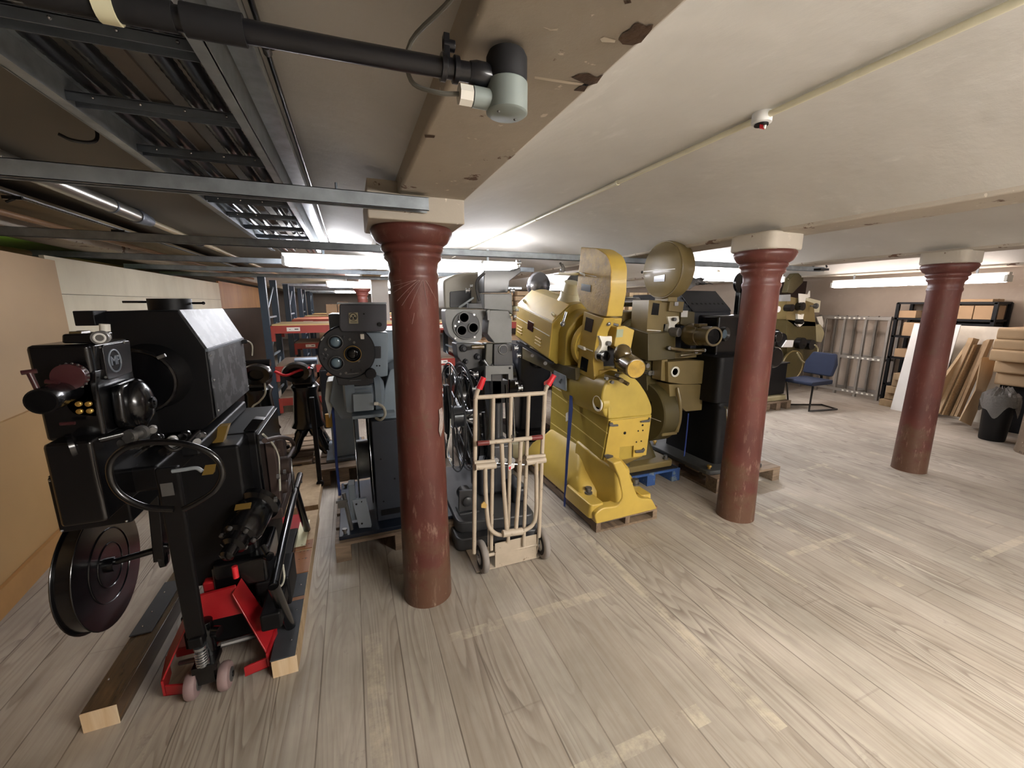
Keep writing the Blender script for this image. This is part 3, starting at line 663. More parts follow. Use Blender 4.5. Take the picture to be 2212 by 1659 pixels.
tag(M().lathe([(.27, 0), (.26, .1), (.25, 2.06)], (6.90, 1.70, 0), (0, 0, 1), 28).build('stone_pillar', plaster('rough_grey_render', '#6b5c4c', '#8a7863', '#4a3d33', .6)), 'rough grey-brown pillar at the right edge in front of the cardboard', 'pillar')
t = thing('wall_conduit', (8.53, 2.55, .9), 'thin white vertical conduit with a round head on the right wall', 'conduit')
M().cyl((8.53, 2.55, .9), (8.53, 2.55, 1.78), .012, n=10).build('pipe', WHITE, t); M().ball((8.5, 2.55, 1.8), .04, 12, (1, 1, .5)).build('head', WHITE, t)
tag(M().box(7.5, 8.55, 5.6, 5.66, 0, 2.05).build('dark_screen', mat('dark_red_brown_hanging', '#3b2c26', .8)), 'dark brown hanging between the far olive projector and the right wall', 'screen')
scene.view_settings.view_transform = 'Standard'; scene.view_settings.look = 'None'; scene.view_settings.gamma = 1; scene.view_settings.use_curve_mapping = False
scene.view_settings.exposure = 0.3
w = bpy.data.worlds.new('world'); scene.world = w; w.use_nodes = True
w.node_tree.nodes['Background'].inputs[0].default_value = (.02, .02, .022, 1); w.node_tree.nodes['Background'].inputs[1].default_value = .3
# ------------------------------------------------------------------ outline helpers
def oy(px, T): return [(at_y(x, y, T).x, at_y(x, y, T).z) for x, y in px]     # outline in a plane facing the viewer's row
def ox(px, S): return [(at_x(x, y, S).y, at_x(x, y, S).z) for x, y in px]     # outline in a side plane
def PY(px, T, d, r=0, m=None, n=5):
    m = m or M(); p = oy(px, T); return m.py(fillet(p, r, n) if r else p, T, T+d)
def PX(px, S, d, r=0, m=None, n=5):
    m = m or M(); p = ox(px, S); return m.px(fillet(p, r, n) if r else p, S, S+d)
def knob(c, ax, r, L, parent, name='knob', m=BLK):
    return M().lathe([(r*.5, 0), (r*.5, L*.4), (r, L*.45), (r, L*.9), (r*.85, L)], c, ax, 20).build(name, m, parent)
def pallet(x0, x1, y0, y1, name, label, mw=WPAL, H=.13, along='x', n=6, blocks=True, mside=None):
    """slatted deck on three bearers"""
    t = thing(name, ((x0+x1)/2, (y0+y1)/2, 0), label, 'pallet', 'wooden pallets')
    ms = mside or mw
    if along == 'x':          # deck boards run in x, bearers in y
        w = (y1-y0)/(n*1.25-.25)
        for k in range(n): M().box(x0, x1, y0+k*w*1.25, y0+k*w*1.25+w, H-.02, H).build('deck_board', mw, t, bev=.002)
        for x in (x0, (x0+x1)/2-.045, x1-.09):
            if blocks:
                for y in (y0, (y0+y1)/2-.06, y1-.12): M().box(x, x+.09, y, y+.12, .02, H-.02).build('block', ms, t, bev=.002)
                M().box(x, x+.09, y0, y1, 0, .02).build('bottom_board', ms, t)
            else: M().box(x+.02, x+.065, y0, y1, .0, H-.02).build('bearer', ms, t, bev=.002)
    return t

# ================================================================== BLACK PROJECTOR, NEAREST, AT LEFT
for i, (x0, x1, y1) in enumerate(((-1.055, -.945, 3.1), (-.425, -.325, 3.15))):
    t = thing('timber_runner', ((x0+x1)/2, 2.3, 0), ['square timber runner at the lower left with a pale sawn end, under the black projector', 'square timber runner right of the red pallet truck, topped with black felt'][i], 'timber', 'timber runners')
    M().box(x0, x1, 1.765, y1, 0, .085).build('runner', WVAR if i == 0 else WPINE, t, bev=.003)
    M().box(x0+.001, x1-.001, 1.76, 1.7648, .001, .084).build('sawn_end', WNEW, t)
    if i:
        for a, b in ((1.758, 2.13), (2.16, 2.36)): M().box(x0-.003, x1-.006, a, b, .0852, .092).build('felt_strip', FELT, t, bev=.002)
        for a, b in ((2.132, 2.158), (2.37, 2.6), (2.62, 2.72)): M().box(x0, x1-.004, a, b, .0852, .09).build('brown_slat', mat('brown_varnished_slat', '#8a5a35', .35, 0, .2), t)
        for a in (1.85, 2.05, 2.25, 2.5): M().ball((x1-.03, a, .094), .004, 8).build('nail', CHROME, t)
    else:
        M().box(x0-.004, x1-.03, 2.15, 2.55, .0852, .092).build('felt_strip', FELT, t, bev=.002)
        for a in (1.9, 2.2, 2.3, 2.45): M().ball((x0+.03, a, .094), .004, 8).build('nail', CHROME, t)
tag(M().box(-.62, -.33, 3.2, 4.1, .02, .1).build('pale_board', WPINE, bev=.003), 'pale board on the floor beyond the felt-topped runner', 'board')
o = M()._hull([[(at_z(x, y, z)) for x, y in ((617, 1187), (660, 1178), (670, 1122), (632, 1132))] for z in (.0935, .095)]).build('handwritten_note', PAPER)
tag(o, 'handwritten cream note lying on the felt-topped runner', 'note')
m = M()
for k, (a, b) in enumerate(((.38, 2.50), (.37, 2.58), (.39, 2.66))):
    for j in range(3): m.box(-.395+j*.02, -.385+j*.02, b, b+.003, .0951, .0955)
tag(m.build('writing', INK, o), None, None)

t = thing('film_projector', (-.72, 2.3, 0), 'glossy black cinema projector with faceted lamphouse, nearest the viewer at left', 'film projector', 'cinema projectors')
# lamphouse
lh = M().py([(-.925, 1.572), (-.665, 1.575), (-.588, 1.41), (-.592, 1.10), (-.64, 1.055), (-.86, 1.05), (-.925, 1.12)], 2.1, 2.74).build('lamphouse', BLKM, t, bev=.006)
m = M(); m._hull([[(-.661, 2.105, 1.577), (-.584, 2.105, 1.413), (-.584, 2.735, 1.413), (-.661, 2.735, 1.577)], [(-.667, 2.105, 1.575), (-.59, 2.105, 1.411), (-.59, 2.735, 1.411), (-.667, 2.735, 1.575)]])
SHEET = mat('scuffed_black_sheet_with_sheen', '#333537', .5, .1, .3, vs=5, wear='#5c5e60', wf=.5)  # grey tone paints in the sheen of light on the right-hand faces
lab(m.build('access_panel', SHEET, lh), 'scuffed sloping panel, grey from the painted-in sheen')
m = M(); m.box(-.588, -.583, 2.11, 2.73, 1.105, 1.405); lab(m.build('access_panel', SHEET, lh, bev=.001), 'scuffed upright panel, grey from the painted-in sheen')
for z in (1.13, 1.27, 1.38):
    for y in (2.13, 2.71): M().ball((-.583, y, z), .0065, 8).build('screw', CHROME, lh)
M().box(-.592, -.58, 2.1, 2.74, 1.398, 1.412).build('hinge_strip', GALVD, lh, bev=.002)
M().box(-.96, -.90, 2.02, 2.12, 1.52, 1.575).build('top_flap', BLKM, lh, bev=.003)
m = M(); m.lathe([(.083, 0), (.083, .055), (.078, .055), (.078, .01)], (-.785, 2.4, 1.57), (0, 0, 1), 32, caps=False); m.lathe([(.078, .003), (.078, .01)], (-.785, 2.4, 1.57), (0, 0, 1), 32); m.build('chimney', BLKM, lh)
m = M().cyl((-.96, 2.4, 1.61), (-.868, 2.4, 1.61), .005, n=8); m.build('damper_rod', BLK, lh)
m = M().cyl((-.70, 2.4, 1.605), (-.655, 2.4, 1.605), .005, n=8); m.ball((-.655, 2.4, 1.605), .008, 8); m.build('damper_knob', BLK, lh)
m = M().tube(smooth_path([(-.583, 2.70, 1.39), (-.56, 2.74, 1.39), (-.55, 2.78, 1.36), (-.56, 2.80, 1.3)], 5), .004, 8); m.build('flex', CABLE, lh); M().cyl((-.588, 2.70, 1.39), (-.565, 2.72, 1.39), .011, n=12).build('plug', RUB, lh)
# light cone, ring and dowser
M().lathe([(.085, 0), (.11, .05), (.135, .12)], (-.77, 1.93, 1.31), (0, 1, 0), 36).build('light_cone', BLKM, t)
m = M().ring((-.77, 1.925, 1.31), (0, 1, 0), .118, .009); m.lathe([(.112, 0), (.112, .02)], (-.77, 1.915, 1.31), (0, 1, 0), 36); m.build('cone_ring', BLK, t)
M().cyl((-.69, 1.91, 1.40), (-.665, 1.91, 1.41), .007, n=10).build('ring_screw', STEEL, t)
M().lathe([(.15, 0), (.12, .05), (.10, .05)], (-.77, 2.05, 1.30), (0, 1, 0), 32).build('cone_base', BLKM, t)
# projector head
hd = M(); hd.box(-.86, -.722, 1.56, 1.80, 1.20, 1.485); hd.box(-.84, -.73, 1.5, 1.95, .95, 1.21)
hd.build('head_casting', BLK, t, bev=.012)
pl = PX([(210, 746), (271, 735), (277, 804), (223, 822)], -.722, .012, r=.012).build('maker_plate', BLK, t, bev=.002)
c = at_x(248, 779, -.71)
M().ring(c, (1, 0, 0), .035, .0028, m=6).build('emblem_ring', GALVD, pl)
text_on('MP', .042, GALVD, pl, 'emblem_letters', (-.709, c.y, c.z), (PI/2, 0, PI/2), .002)
for x, y in ((216, 750), (268, 740), (228, 815)): M().ball(at_x(x, y, -.71), .004, 8).build('rivet', STEEL, pl)
m = M(); m.px(fillet(ox([(232, 835), (285, 815), (305, 850), (300, 930), (245, 925)], -.722), .03), -.722, -.69)
m.build('shutter_housing', BLK, t, bev=.012)
c = at_x(298, 872, -.69); m = M(); m.ball(c, .066, 24, (.62, 1.0, 1.25)); m.build('shutter_dome', BLK, t)
m = M(); m.ring(c+Vector((-.008, 0, 0)), (1, 0, 0), .072, .005); m.build('dome_rim', BLK, t)
M().lathe([(.02, 0), (.02, .01), (.008, .011), (.008, .014)], c+Vector((.035, 0, 0)), (1, 0, 0), 14).build('dome_boss', BLK, t)
# gate, sprocket boxes, rollers and knobs on the far side and front
PY([(132, 722), (205, 720), (207, 742), (132, 742)], 1.57, .1).build('upper_loop_box', BLK, t, bev=.006)
PY([(148, 716), (175, 716), (175, 722), (148, 722)], 1.6, .05).build('top_cap', BRZ, t, bev=.002)
PY([(140, 745), (204, 745), (206, 790), (160, 800), (142, 780)], 1.58, .09, r=.006).build('sprocket_housing', BLK, t, bev=.004)
r0 = at_y(215, 730, 1.55); m = M().lathe([(.02, 0), (.02, .012), (.012, .014), (.012, .04), (.019, .042)], r0, (-.25, 1, 0), 24); m.build('guide_roller', STEEL, t)
M().ring(r0, (-.25, 1, 0), .012, .003, m=6).build('roller_rim', WHITE, t)
M().cyl(at_y(226, 700, 1.8), at_y(228, 728, 1.8), .014, n=16).build('ivory_lamp_shade', IVORY, t)
c = at_y(146, 815, 1.52); M().lathe([(.037, 0), (.037, .03), (.03, .034)], c, (-.1, 1, 0), 30).build('inching_knob', BROWN_CAB, t)
m = M()
for k in range(18):
    a = 2*PI*k/18; m.ball(c+Vector((.037*math.cos(a), .018, .037*math.sin(a))), .004, 6)
tag(m.build('knob_knurling', STEEL, t), None, None, kind='stuff')
M().cyl(at_y(98, 824, 1.5), at_y(128, 828, 1.5), .006, n=10).build('focus_pin', BROWN_CAB, t)
# lens barrel pointing out
a = at_y(88, 868, 1.42); b = Vector((-.79, 1.75, 1.36))
ax = (b-a); L = ax.length
M().lathe([(.034, 0), (.035, .004), (.035, .06), (.031, .065), (.031, .15), (.038, .16), (.038, .22), (.044, .23), (.044, L)], a, ax, 28).build('lens_barrel', BLK, t)
M().lathe([(.001, 0), (.03, 0)], a-ax.normalized()*.0005, ax, 24).build('lens_cap', BLKM, t)
m = M(); m.cyl(a+Vector((-.01, .02, .02)), a+Vector((-.02, .02, .075)), .0065, n=10); m.cyl(a+Vector((-.033, .015, .077)), a+Vector((-.007, .025, .079)), .006, n=8); m.build('clamp_screw', BROWN_CAB, t)
PY([(138, 835), (206, 800), (210, 900), (160, 895), (145, 880)], 1.56, .14, r=.008).build('gate_casting', BLK, t, bev=.006)
for x, y in ((172, 872), (193, 872), (174, 888), (196, 887)): M().lathe([(.0075, 0), (.0075, .008), (.005, .01)], at_y(x, y, 1.55), (0, -1, 0), 12).build('terminal_nut', BRASS, t)
M().cyl(at_y(130, 916, 1.53), at_y(162, 914, 1.53), .005, n=8).build('lever_pin', BROWN_CAB, t)
c = at_y(150, 965, 1.52); M().lathe([(.038, 0), (.036, .012), (.012, .02), (.009, .05), (.012, .06)], c, (.9, .45, .1), 26).build('handwheel', BLK, t)
M().cyl(c+Vector((.03, .015, .004)), c+Vector((.1, .06, .01)), .012, n=14).build('handwheel_shaft', BLK, t)
# soundhead clutter under the head
random.seed(3)
for i, (x, y, r, T) in enumerate([(310, 932, .022, 1.62), (345, 945, .014, 1.66), (372, 950, .017, 1.7), (300, 962, .013, 1.6), (402, 938, .016, 1.75), (425, 955, .014, 1.8), (285, 950, .015, 1.62), (362, 975, .014, 1.66), (330, 925, .012, 1.66), (440, 940, .012, 1.85)]):
    c = at_y(x, y, T); M().lathe([(r, 0), (r, r*.6), (r*.6, r*.7), (r*.6, r*2), (r, r*2.1), (r*.9, r*2.6)], c, (.35*(i % 3-1), -1, .3*(i % 2)), 18).build('film_roller', (STEEL, BLK, CHROME)[i % 3] if i % 3 != 2 else STEEL, t)
M().tube(smooth_path([at_y(290, 985, 1.6), at_y(320, 965, 1.6), at_y(345, 955, 1.62), at_y(380, 972, 1.62), at_y(430, 930, 1.7)], 5), .007, 8).build('threading_arm', BLK, t)
m = M(); m.box(-.80, -.66, 1.68, 2.2, .96, 1.05); m.box(-.78, -.60, 1.9, 2.7, 1.0, 1.05); m.build('table_casting', BLKM, t, bev=.012)
m = M(); m._hull([[(-.60, 2.15, 1.05), (-.56, 2.15, 1.05), (-.56, 2.2, 1.05), (-.60, 2.2, 1.05)], [(-.64, 2.0, .88), (-.60, 2.0, .88), (-.60, 2.05, .88), (-.64, 2.05, .88)]])
m.build('brass_strut', BRASS, t)
# amplifier box lower left
ab = M().box(-.985, -.785, 1.75, 2.02, .825, 1.03).build('lower_film_box', BLKM, t, bev=.008)
for x, z in ((-.975, 1.02), (-.975, .835), (-.80, .835)): M().ball((x, 1.748, z), .005, 8).build('screw', CHROME, ab)
M()._hull([[(-.985, 1.75, 1.03), (-.785, 1.75, 1.03), (-.785, 2.02, 1.03), (-.985, 2.02, 1.03)], [(-.90, 1.85, 1.11), (-.80, 1.85, 1.11), (-.80, 2.0, 1.11), (-.90, 2.0, 1.11)]]).build('box_neck', BLK, t, bev=.004)
# take-up spool
c = Vector((-1.04, 2.03, .53)); sp = M()
for dx in (-.028, .028): sp.lathe([(.25, 0), (.252, .003), (.25, .006), (.02, .007)], c+Vector((dx-.003, 0, 0)), (1, 0, 0), 48)
sp.lathe([(.24, 0), (.24, .05)], c+Vector((-.025, 0, 0)), (1, 0, 0), 48)
sp.build('take_up_spool', BLK, t, bev=.001)
m = M().ring(c+Vector((.032, 0, 0)), (1, 0, 0), .15, .003, m=6); m.ring(c+Vector((.032, 0, 0)), (1, 0, 0), .09, .003, m=6); m.lathe([(.03, 0), (.03, .02)], c+Vector((.03, 0, 0)), (1, 0, 0), 20); m.build('spool_hub', BLK, t)
m = M(); m.cyl(c, (-.72, 2.1, .55), .014, n=14); m.lathe([(.045, 0), (.045, .02), (.03, .03)], (-.86, 2.07, .5), (1, .2, 0), 20); m.build('spool_arm', BLK, t)
m = M(); m._hull([[(-.84, 2.02, .9), (-.80, 2.02, .9), (-.80, 2.08, .9), (-.84, 2.08, .9)], [(-.87, 2.03, .5), (-.83, 2.03, .5), (-.83, 2.09, .5), (-.87, 2.09, .5)]]); m.build('drive_bracket', BLK, t, bev=.004)
# pedestal cabinet and lower frame
pc = M().box(-.665, -.465, 2.2, 2.76, .55, .995).build('pedestal_cabinet', BLKM, t, bev=.01)
M().box(-.467, -.455, 2.2, 2.76, .57, .98).build('door_panel', BLK, pc, bev=.003)
M().box(-.79, -.50, 2.03, 2.24, .34, .99).build('drive_column', BLKM, t, bev=.015)
M().box(-.64, -.48, 2.28, 2.68, .09, .56).build('pedestal_column', BLKM, t, bev=.02)
m = M(); m.box(-.72, -.42, 2.15, 2.8, .105, .15); m.build('base_plate', BLK, t, bev=.01)
m = M(); m.box(-.66, -.44, 1.98, 2.28, .32, .46); m.box(-.60, -.48, 2.05, 2.3, .45, .56); m.build('gear_case', BLK, t, bev=.02)
m = M(); m._hull([[(-.52, 2.2, 1.0), (-.46, 2.2, 1.0), (-.46, 2.3, 1.0), (-.52, 2.3, 1.0)], [(-.48, 2.24, 1.05), (-.43, 2.24, 1.04), (-.43, 2.3, 1.04), (-.48, 2.3, 1.05)]]); m.build('cast_lug', BLK, t, bev=.006)
# motor
a = Vector((-.455, 2.08, .69)); ax = Vector((-.085, -.27, -.10))
mt = M().lathe([(.06, 0), (.092, .01), (.092, .035), (.07, .05), (.078, .06), (.08, .17), (.07, .20), (.05, .21), (.048, .25), (.03, .26), (.028, .30), (.015, .31)], a, ax, 36).build('drive_motor', BLK, t)
b = a+ax.normalized()*.11
m = M(); m.box(-.03, .03, -.016, .016, -.002, .002); 
m.b.transform(Matrix.Translation(b+Vector((-.01, -.025, .077))) @ Matrix.Rotation(.35, 4, 'X')); lab(m.build('rating_plate', BRASS, mt), 'worn brass rating plate')
for k in range(6):
    d = ax.normalized(); u = d.orthogonal().normalized(); w = d.cross(u); q = a+d*.205+(u*math.cos(k*PI/3)+w*math.sin(k*PI/3))*.062
    M().lathe([(.009, 0), (.009, .012), (.005, .014)], q, d, 10).build('motor_bolt', STEEL, mt)
M().cyl((-.515, 1.80, .545), (-.513, 1.795, .495), .011, n=12).build('red_wire_cap', REDG, mt); 
m = M(); m.tube([(-.44, 1.95, .53), (-.42, 1.92, .5), (-.45, 1.98, .46)], .012, 8); m.lathe([(.02, 0), (.02, .02)], (-.425, 1.93, .49), (1, -1, 0), 12); m.build('motor_lug', BLK, mt)
# side frame with legs and rusty linkage
fr = M(); fr.tube([(-.385, 2.86, .49), (-.385, 2.5, .49), (-.38, 2.1, .475), (-.375, 1.74, .45)], .019, 12); fr.tube([(-.375, 1.74, .46), (-.37, 1.94, .095)], .022, 12); fr.tube([(-.385, 2.6, .50), (-.375, 2.84, .10)], .022, 12)
fr.build('leg_frame', BLK, t)
m = M(); m.box(-.46, -.40, 2.25, 2.75, .5, .56); m.box(-.455, -.41, 2.3, 2.36, .5, .9); m.box(-.455, -.42, 2.6, 2.7, .5, .82); m.cyl((-.45, 2.5, .7), (-.38, 2.5, .7), .05, n=20); m.cyl((-.45, 2.38, .62), (-.385, 2.38, .62), .035, n=20); m.build('linkage', RUST, t, bev=.006)
M().tube(smooth_path([at_x(572, 952, -.40), at_x(605, 945, -.40), at_x(628, 950, -.40), at_x(634, 966, -.40), at_x(622, 990, -.40)], 5), .012, 10).build('guard_rail', RUST, t)
M().tube(smooth_path([at_x(568, 938, -.42), at_x(590, 960, -.41), at_x(601, 985, -.41), at_x(603, 1010, -.41), at_x(605, 1060, -.40)], 6), .005, 8).build('pale_flex', CABLE, t)
M().tube([at_x(628, 990, -.39), at_x(632, 1040, -.385), (-.385, 2.55, .5)], .006, 8).build('vertical_rod', BLK, t)
for x, y in ((598, 1030), (612, 1020), (592, 1080), (648, 1040)): M().lathe([(.012, 0), (.012, .012)], at_x(x, y, -.385), (1, 0, 0), 10).build('linkage_bolt', STEEL, t)
m = M(); m.box(-.50, -.36, 1.98, 2.2, .18, .33); m.box(-.45, -.37, 1.78, 2.0, .22, .3); m.build('foot_bracket', BLKM, t, bev=.01)
M().tube(smooth_path([at_x(611, 1220, -.36), at_x(614, 1245, -.36), at_x(610, 1262, -.36), at_x(600, 1270, -.36)], 5), .0045, 8).build('loose_flex', CABLE, t)

# ================================================================== RED PALLET TRUCK
t = thing('pallet_truck', (-.66, 1.85, 0), 'red hand pallet truck with black looped handle, pushed under the black projector', 'pallet truck')
m = M()
def plate(pts, n): m._hull([pts, [Vector(p)+Vector(n) for p in pts]])
plate([(-.70, 1.93, .36), (-.56, 1.93, .37), (-.53, 1.90, .25), (-.73, 1.90, .25)], (0, .012, .004))
m.build('front_plate', RED, t, bev=.003)
m = M(); plate([(-.57, 1.90, .35), (-.55, 1.98, .37), (-.43, 1.92, .12), (-.45, 1.80, .10)], (.004, 0, .008)); plate([(-.69, 1.90, .35), (-.71, 1.98, .37), (-.83, 1.92, .12), (-.81, 1.80, .10)], (-.004, 0, .008)); m.build('side_gusset', RED, t, bev=.003)
m = M(); plate([(-.43, 1.92, .12), (-.45, 1.80, .10), (-.45, 1.80, .03), (-.43, 1.92, .03)], (.01, 0, 0)); plate([(-.45, 1.80, .075), (-.53, 1.78, .075), (-.53, 1.78, .03), (-.45, 1.80, .03)], (0, .01, 0)); m.build('lower_frame', RED, t, bev=.002)
m = M(); plate([(-.83, 1.92, .12), (-.81, 1.80, .10), (-.81, 1.80, .03), (-.83, 1.92, .03)], (-.01, 0, 0)); plate([(-.81, 1.80, .075), (-.74, 1.78, .075), (-.74, 1.78, .03), (-.81, 1.80, .03)], (0, .01, 0)); m.build('lower_frame', RED, t, bev=.002)
m = M(); m.box(-.78, -.48, 1.95, 1.99, .10, .26); m.build('rear_plate', BLKM, t, bev=.004); m = M(); m.box(-.70, -.56, 1.99, 2.05, .10, .38); m.build('upright_box', RED, t, bev=.01)
for x0 in (-.83, -.585):
    M().box(x0, x0+.155, 1.97, 3.1, .055, .10).build('fork', RED, t, bev=.008)
for i, x in enumerate((-.715, -.60)):
    w = M().lathe([(.03, 0), (.05, .003), (.056, .012), (.056, .03), (.05, .039), (.03, .042)], (x-.021, 1.79, .056), (1, 0, 0), 28).build('steer_wheel', PINK, t)
    M().lathe([(.028, 0), (.028, .005), (.01, .008)], (x+.019, 1.79, .056), (1, 0, 0), 20).build('wheel_hub', STEEL, w)
m = M(); m.cyl((-.74, 1.79, .056), (-.57, 1.79, .056), .012, n=12); m.box(-.69, -.63, 1.77, 1.84, .06, .13); m.box(-.70, -.62, 1.76, 1.86, .12, .15); m.cyl((-.66, 1.84, .13), (-.66, 1.84, .30), .03, n=20); m.build('pump_body', BLK, t, bev=.004)
m = M().cyl((-.66, 1.765, .15), (-.66, 1.765, .245), .012, n=14); m.tube([(-.66+.02*math.cos(a*.6), 1.765+.02*math.sin(a*.6), .155+a*.0011) for a in range(64)], .0035, 6); m.lathe([(.022, 0), (.022, .012)], (-.66, 1.765, .235), (0, 0, 1), 18); m.build('pump_spring', CHROME, t)
M().cyl((-.62, 1.80, .27), (-.595, 1.79, .27), .022, n=18).build('pivot_boss', BLK, t)
m = M(); m.tube([(-.62, 1.85, .16), (-.52, 1.88, .14), (-.47, 1.93, .10)], .012, 8); m.tube([(-.70, 1.85, .12), (-.78, 1.88, .10)], .01, 8); m.build('link_rod', STEEL, t)
hb0, hb1 = at_y(424, 1372, 1.75), at_y(361, 1008, 1.50)
m = M(); m._hull([[tuple(q+Vector((dx, dy, 0))) for dx, dy in ((-.031, -.013), (.031, -.013), (.031, .013), (-.031, .013))] for q in (hb0, hb1)]); m.box(-.69, -.64, 1.74, 1.80, .255, .30); hb = m.build('handle_bar', BLKM, t, bev=.008)
q = hb1+(hb0-hb1)*.08
M().box(q.x-.02, q.x+.012, q.y-.0155, q.y-.0125, q.z-.035, q.z+.03).build('handle_scuffs', STEEL, hb)
lp = smooth_path([at_y(x, y, 1.47) for x, y in ((376, 1100), (315, 1095), (262, 1070), (238, 1032), (242, 992), (285, 962), (360, 955), (425, 966), (467, 990), (480, 1025), (462, 1060), (425, 1085), (396, 1100))], 6)
M().tube(lp, .0095, 12).build('loop_handle', BLK, t)
M().tube(smooth_path([at_y(372, 1018, 1.47), at_y(400, 1014, 1.465), at_y(424, 1011, 1.46), at_y(437, 1018, 1.455)], 5), .006, 8).build('control_lever', GALV, t)

# ================================================================== TWO OLD BLACK LAMP STANDS BEHIND IT
pallet(-1.25, -.44, 4.1, 5.1, 'wooden_pallet', 'pale wooden pallet under the two small black machines at left', WPAL)
def small_head(cx, cy, label, flip):
    t = thing('small_projector_head', (cx, cy, .13), label, 'projector head', 'small black machines on the pale pallet')
    m = M()
    for k in range(4):
        a = k*PI/2+PI/4; d = Vector((math.cos(a), math.sin(a), 0)); o = Vector((cx, cy, 0))
        m.tube(smooth_path([o+d*.04+Vector((0, 0, .42)), o+d*.09+Vector((0, 0, .33)), o+d*.15+Vector((0, 0, .19)), o+d*.18+Vector((0, 0, .165))], 5), [.045]*5+[.035]*5+[.026]*6, 10)
    m.build('claw_foot', BLK, t)
    M().lathe([(.12, .0), (.10, .05), (.085, .35), (.10, .40), (.07, .45)], (cx, cy, .42), (0, 0, 1), 24).build('pillar', BLK, t)
    m = M(); m.box(cx-.08, cx+.08, cy-.1, cy+.15, .84, 1.02); m.build('head_casting', BLK, t, bev=.03)
    m = M().lathe([(.045, 0), (.05, -.03), (.085, -.04), (.095, 0), (.095, .03), (.07, .05), (.06, .1)], (cx+flip*.03, cy-.14, .98), (0, 1, 0), 32, caps=False); m.build('lens_hood', BLK, t)
    M().lathe([(.001, 0), (.05, 0), (.05, .02)], (cx+flip*.03, cy-.13, .98), (0, 1, 0), 24).build('lens_glass', GLASSD, t)
    t.scale = (1.3, 1.3, 1)
    M().cyl((cx-.05, cy, 1.06), (cx+.1, cy, 1.06), .035, n=20).build('top_drum', GALVD if flip < 0 else BLK, t)
    return t
small_head(-.86, 4.35, 'small black machine with big round lens hood, left one behind the black projector', 1)
t2 = small_head(-.46, 4.35, 'small black machine with drum head, right one behind the black projector', -1)
m = M(); m.tube(smooth_path([(-.62, 4.2, 1.0), (-.55, 4.15, .97), (-.48, 4.18, 1.0), (-.4, 4.2, 1.02)], 4), .012, 8); m.build('red_lever', REDG, t2)
tag(M().tube(smooth_path([at_y(572, 828, 4.15), at_y(573, 850, 4.1), at_y(560, 868, 4.1), at_y(545, 880, 4.1), at_y(538, 910, 4.1)], 6), .008, 8).build('white_cable', CABLE), 'white cable hanging in a curve below the round lens hood', 'cable')
tag(M().box(-1.24, -1.09, 4.3, 4.9, .132, .9).build('dark_case', BLKM, bev=.02), 'dark case on the pale pallet, mostly hidden by the black projector', 'case')
tag(M().ring((-.25, 5.6, .45), (.6, 1, 0), .28, .03).build('wooden_ring', mat('dark_orange_wood', '#7a5236', .6)), 'dark wooden ring leaning below the rack behind the small black machines', 'ring')
tag(M().box(-.42, -.05, 5.62, 5.95, 0, .78).build('dark_case', BLKM, bev=.02), 'dark case standing on the floor before the nearest rack', 'case')

# ================================================================== BLUE-GREY PROJECTOR WITH LENS TURRET
pallet(-.19, .62, 2.53, 3.5, 'wooden_pallet', 'grey-brown wooden pallet under the blue-grey turret projector', WPAL, n=5)
t = thing('film_projector', (.12, 2.9, .13), 'blue-grey cinema projector with black three-lens turret, left of the nearest red column', 'film projector', 'cinema projectors')
M().box(-.165, .58, 2.56, 3.4, .131, .158).build('base_plate', NAVY, t, bev=.004)
for x, y in ((-.13, 2.59), (-.13, 3.3)): M().lathe([(.01, 0), (.01, .02), (.016, .022), (.014, .034)], (x, y, .158), (0, 0, 1), 10).build('base_bolt', STEEL, t)
cb = M().box(.075, .50, 2.66, 3.35, .158, .86).build('cabinet', BLUGD, t, bev=.008)
M().box(.10, .48, 2.655, 2.662, .20, .24).build('louvre', BLKM, cb)
for x, z in ((.12, .6), (.2, .45), (.12, .3)): M().lathe([(.006, 0), (.006, .003)], (x, 2.657, z), (0, 1, 0), 10).build('screw_hole', BLKM, cb)
rl = M()
for x in (-.03, .055): rl.lathe([(.345, 0), (.348, .002), (.345, .004), (.2, .005)], (x, 2.98, .53), (1, 0, 0), 56)
rl.build('spool_flange', BLKM, t)
for x in (-.03, .059): M().ring((x, 2.98, .53), (1, 0, 0), .346, .0028, n=56, m=6).build('flange_rim', CHROME, t)
M().lathe([(.14, 0), (.14, .078)], (-.026, 2.98, .50), (1, 0, 0), 40).build('spool_hub', GALV, t)
m = M(); m._hull([[(-.045, 2.62, .16), (.03, 2.60, .16), (.035, 2.635, .16), (-.04, 2.655, .16)], [(-.075, 2.66, .345), (.01, 2.64, .352), (.015, 2.66, .352), (-.07, 2.68, .345)]])
br = m.build('pale_bracket', mat('pale_blue_galvanised', '#a9b6c4', .4, .2, .08), t, bev=.002)
for x, z in ((-.05, .32), (-.015, .33), (-.025, .19), (.01, .20)): M().lathe([(.006, 0), (.006, .002)], (x, 2.612+.19*(z-.16), z), (0, -1, .1), 10).build('bolt_hole', BLKM, br)
M().box(-.09, -.05, 2.66, 2.75, .2, .45).build('side_bracket', BLUG, t, bev=.004)
M().tube([(-.09, 2.62, .16), (-.12, 2.62, .42)], .012, 8).build('brace_bar', STEEL, t)
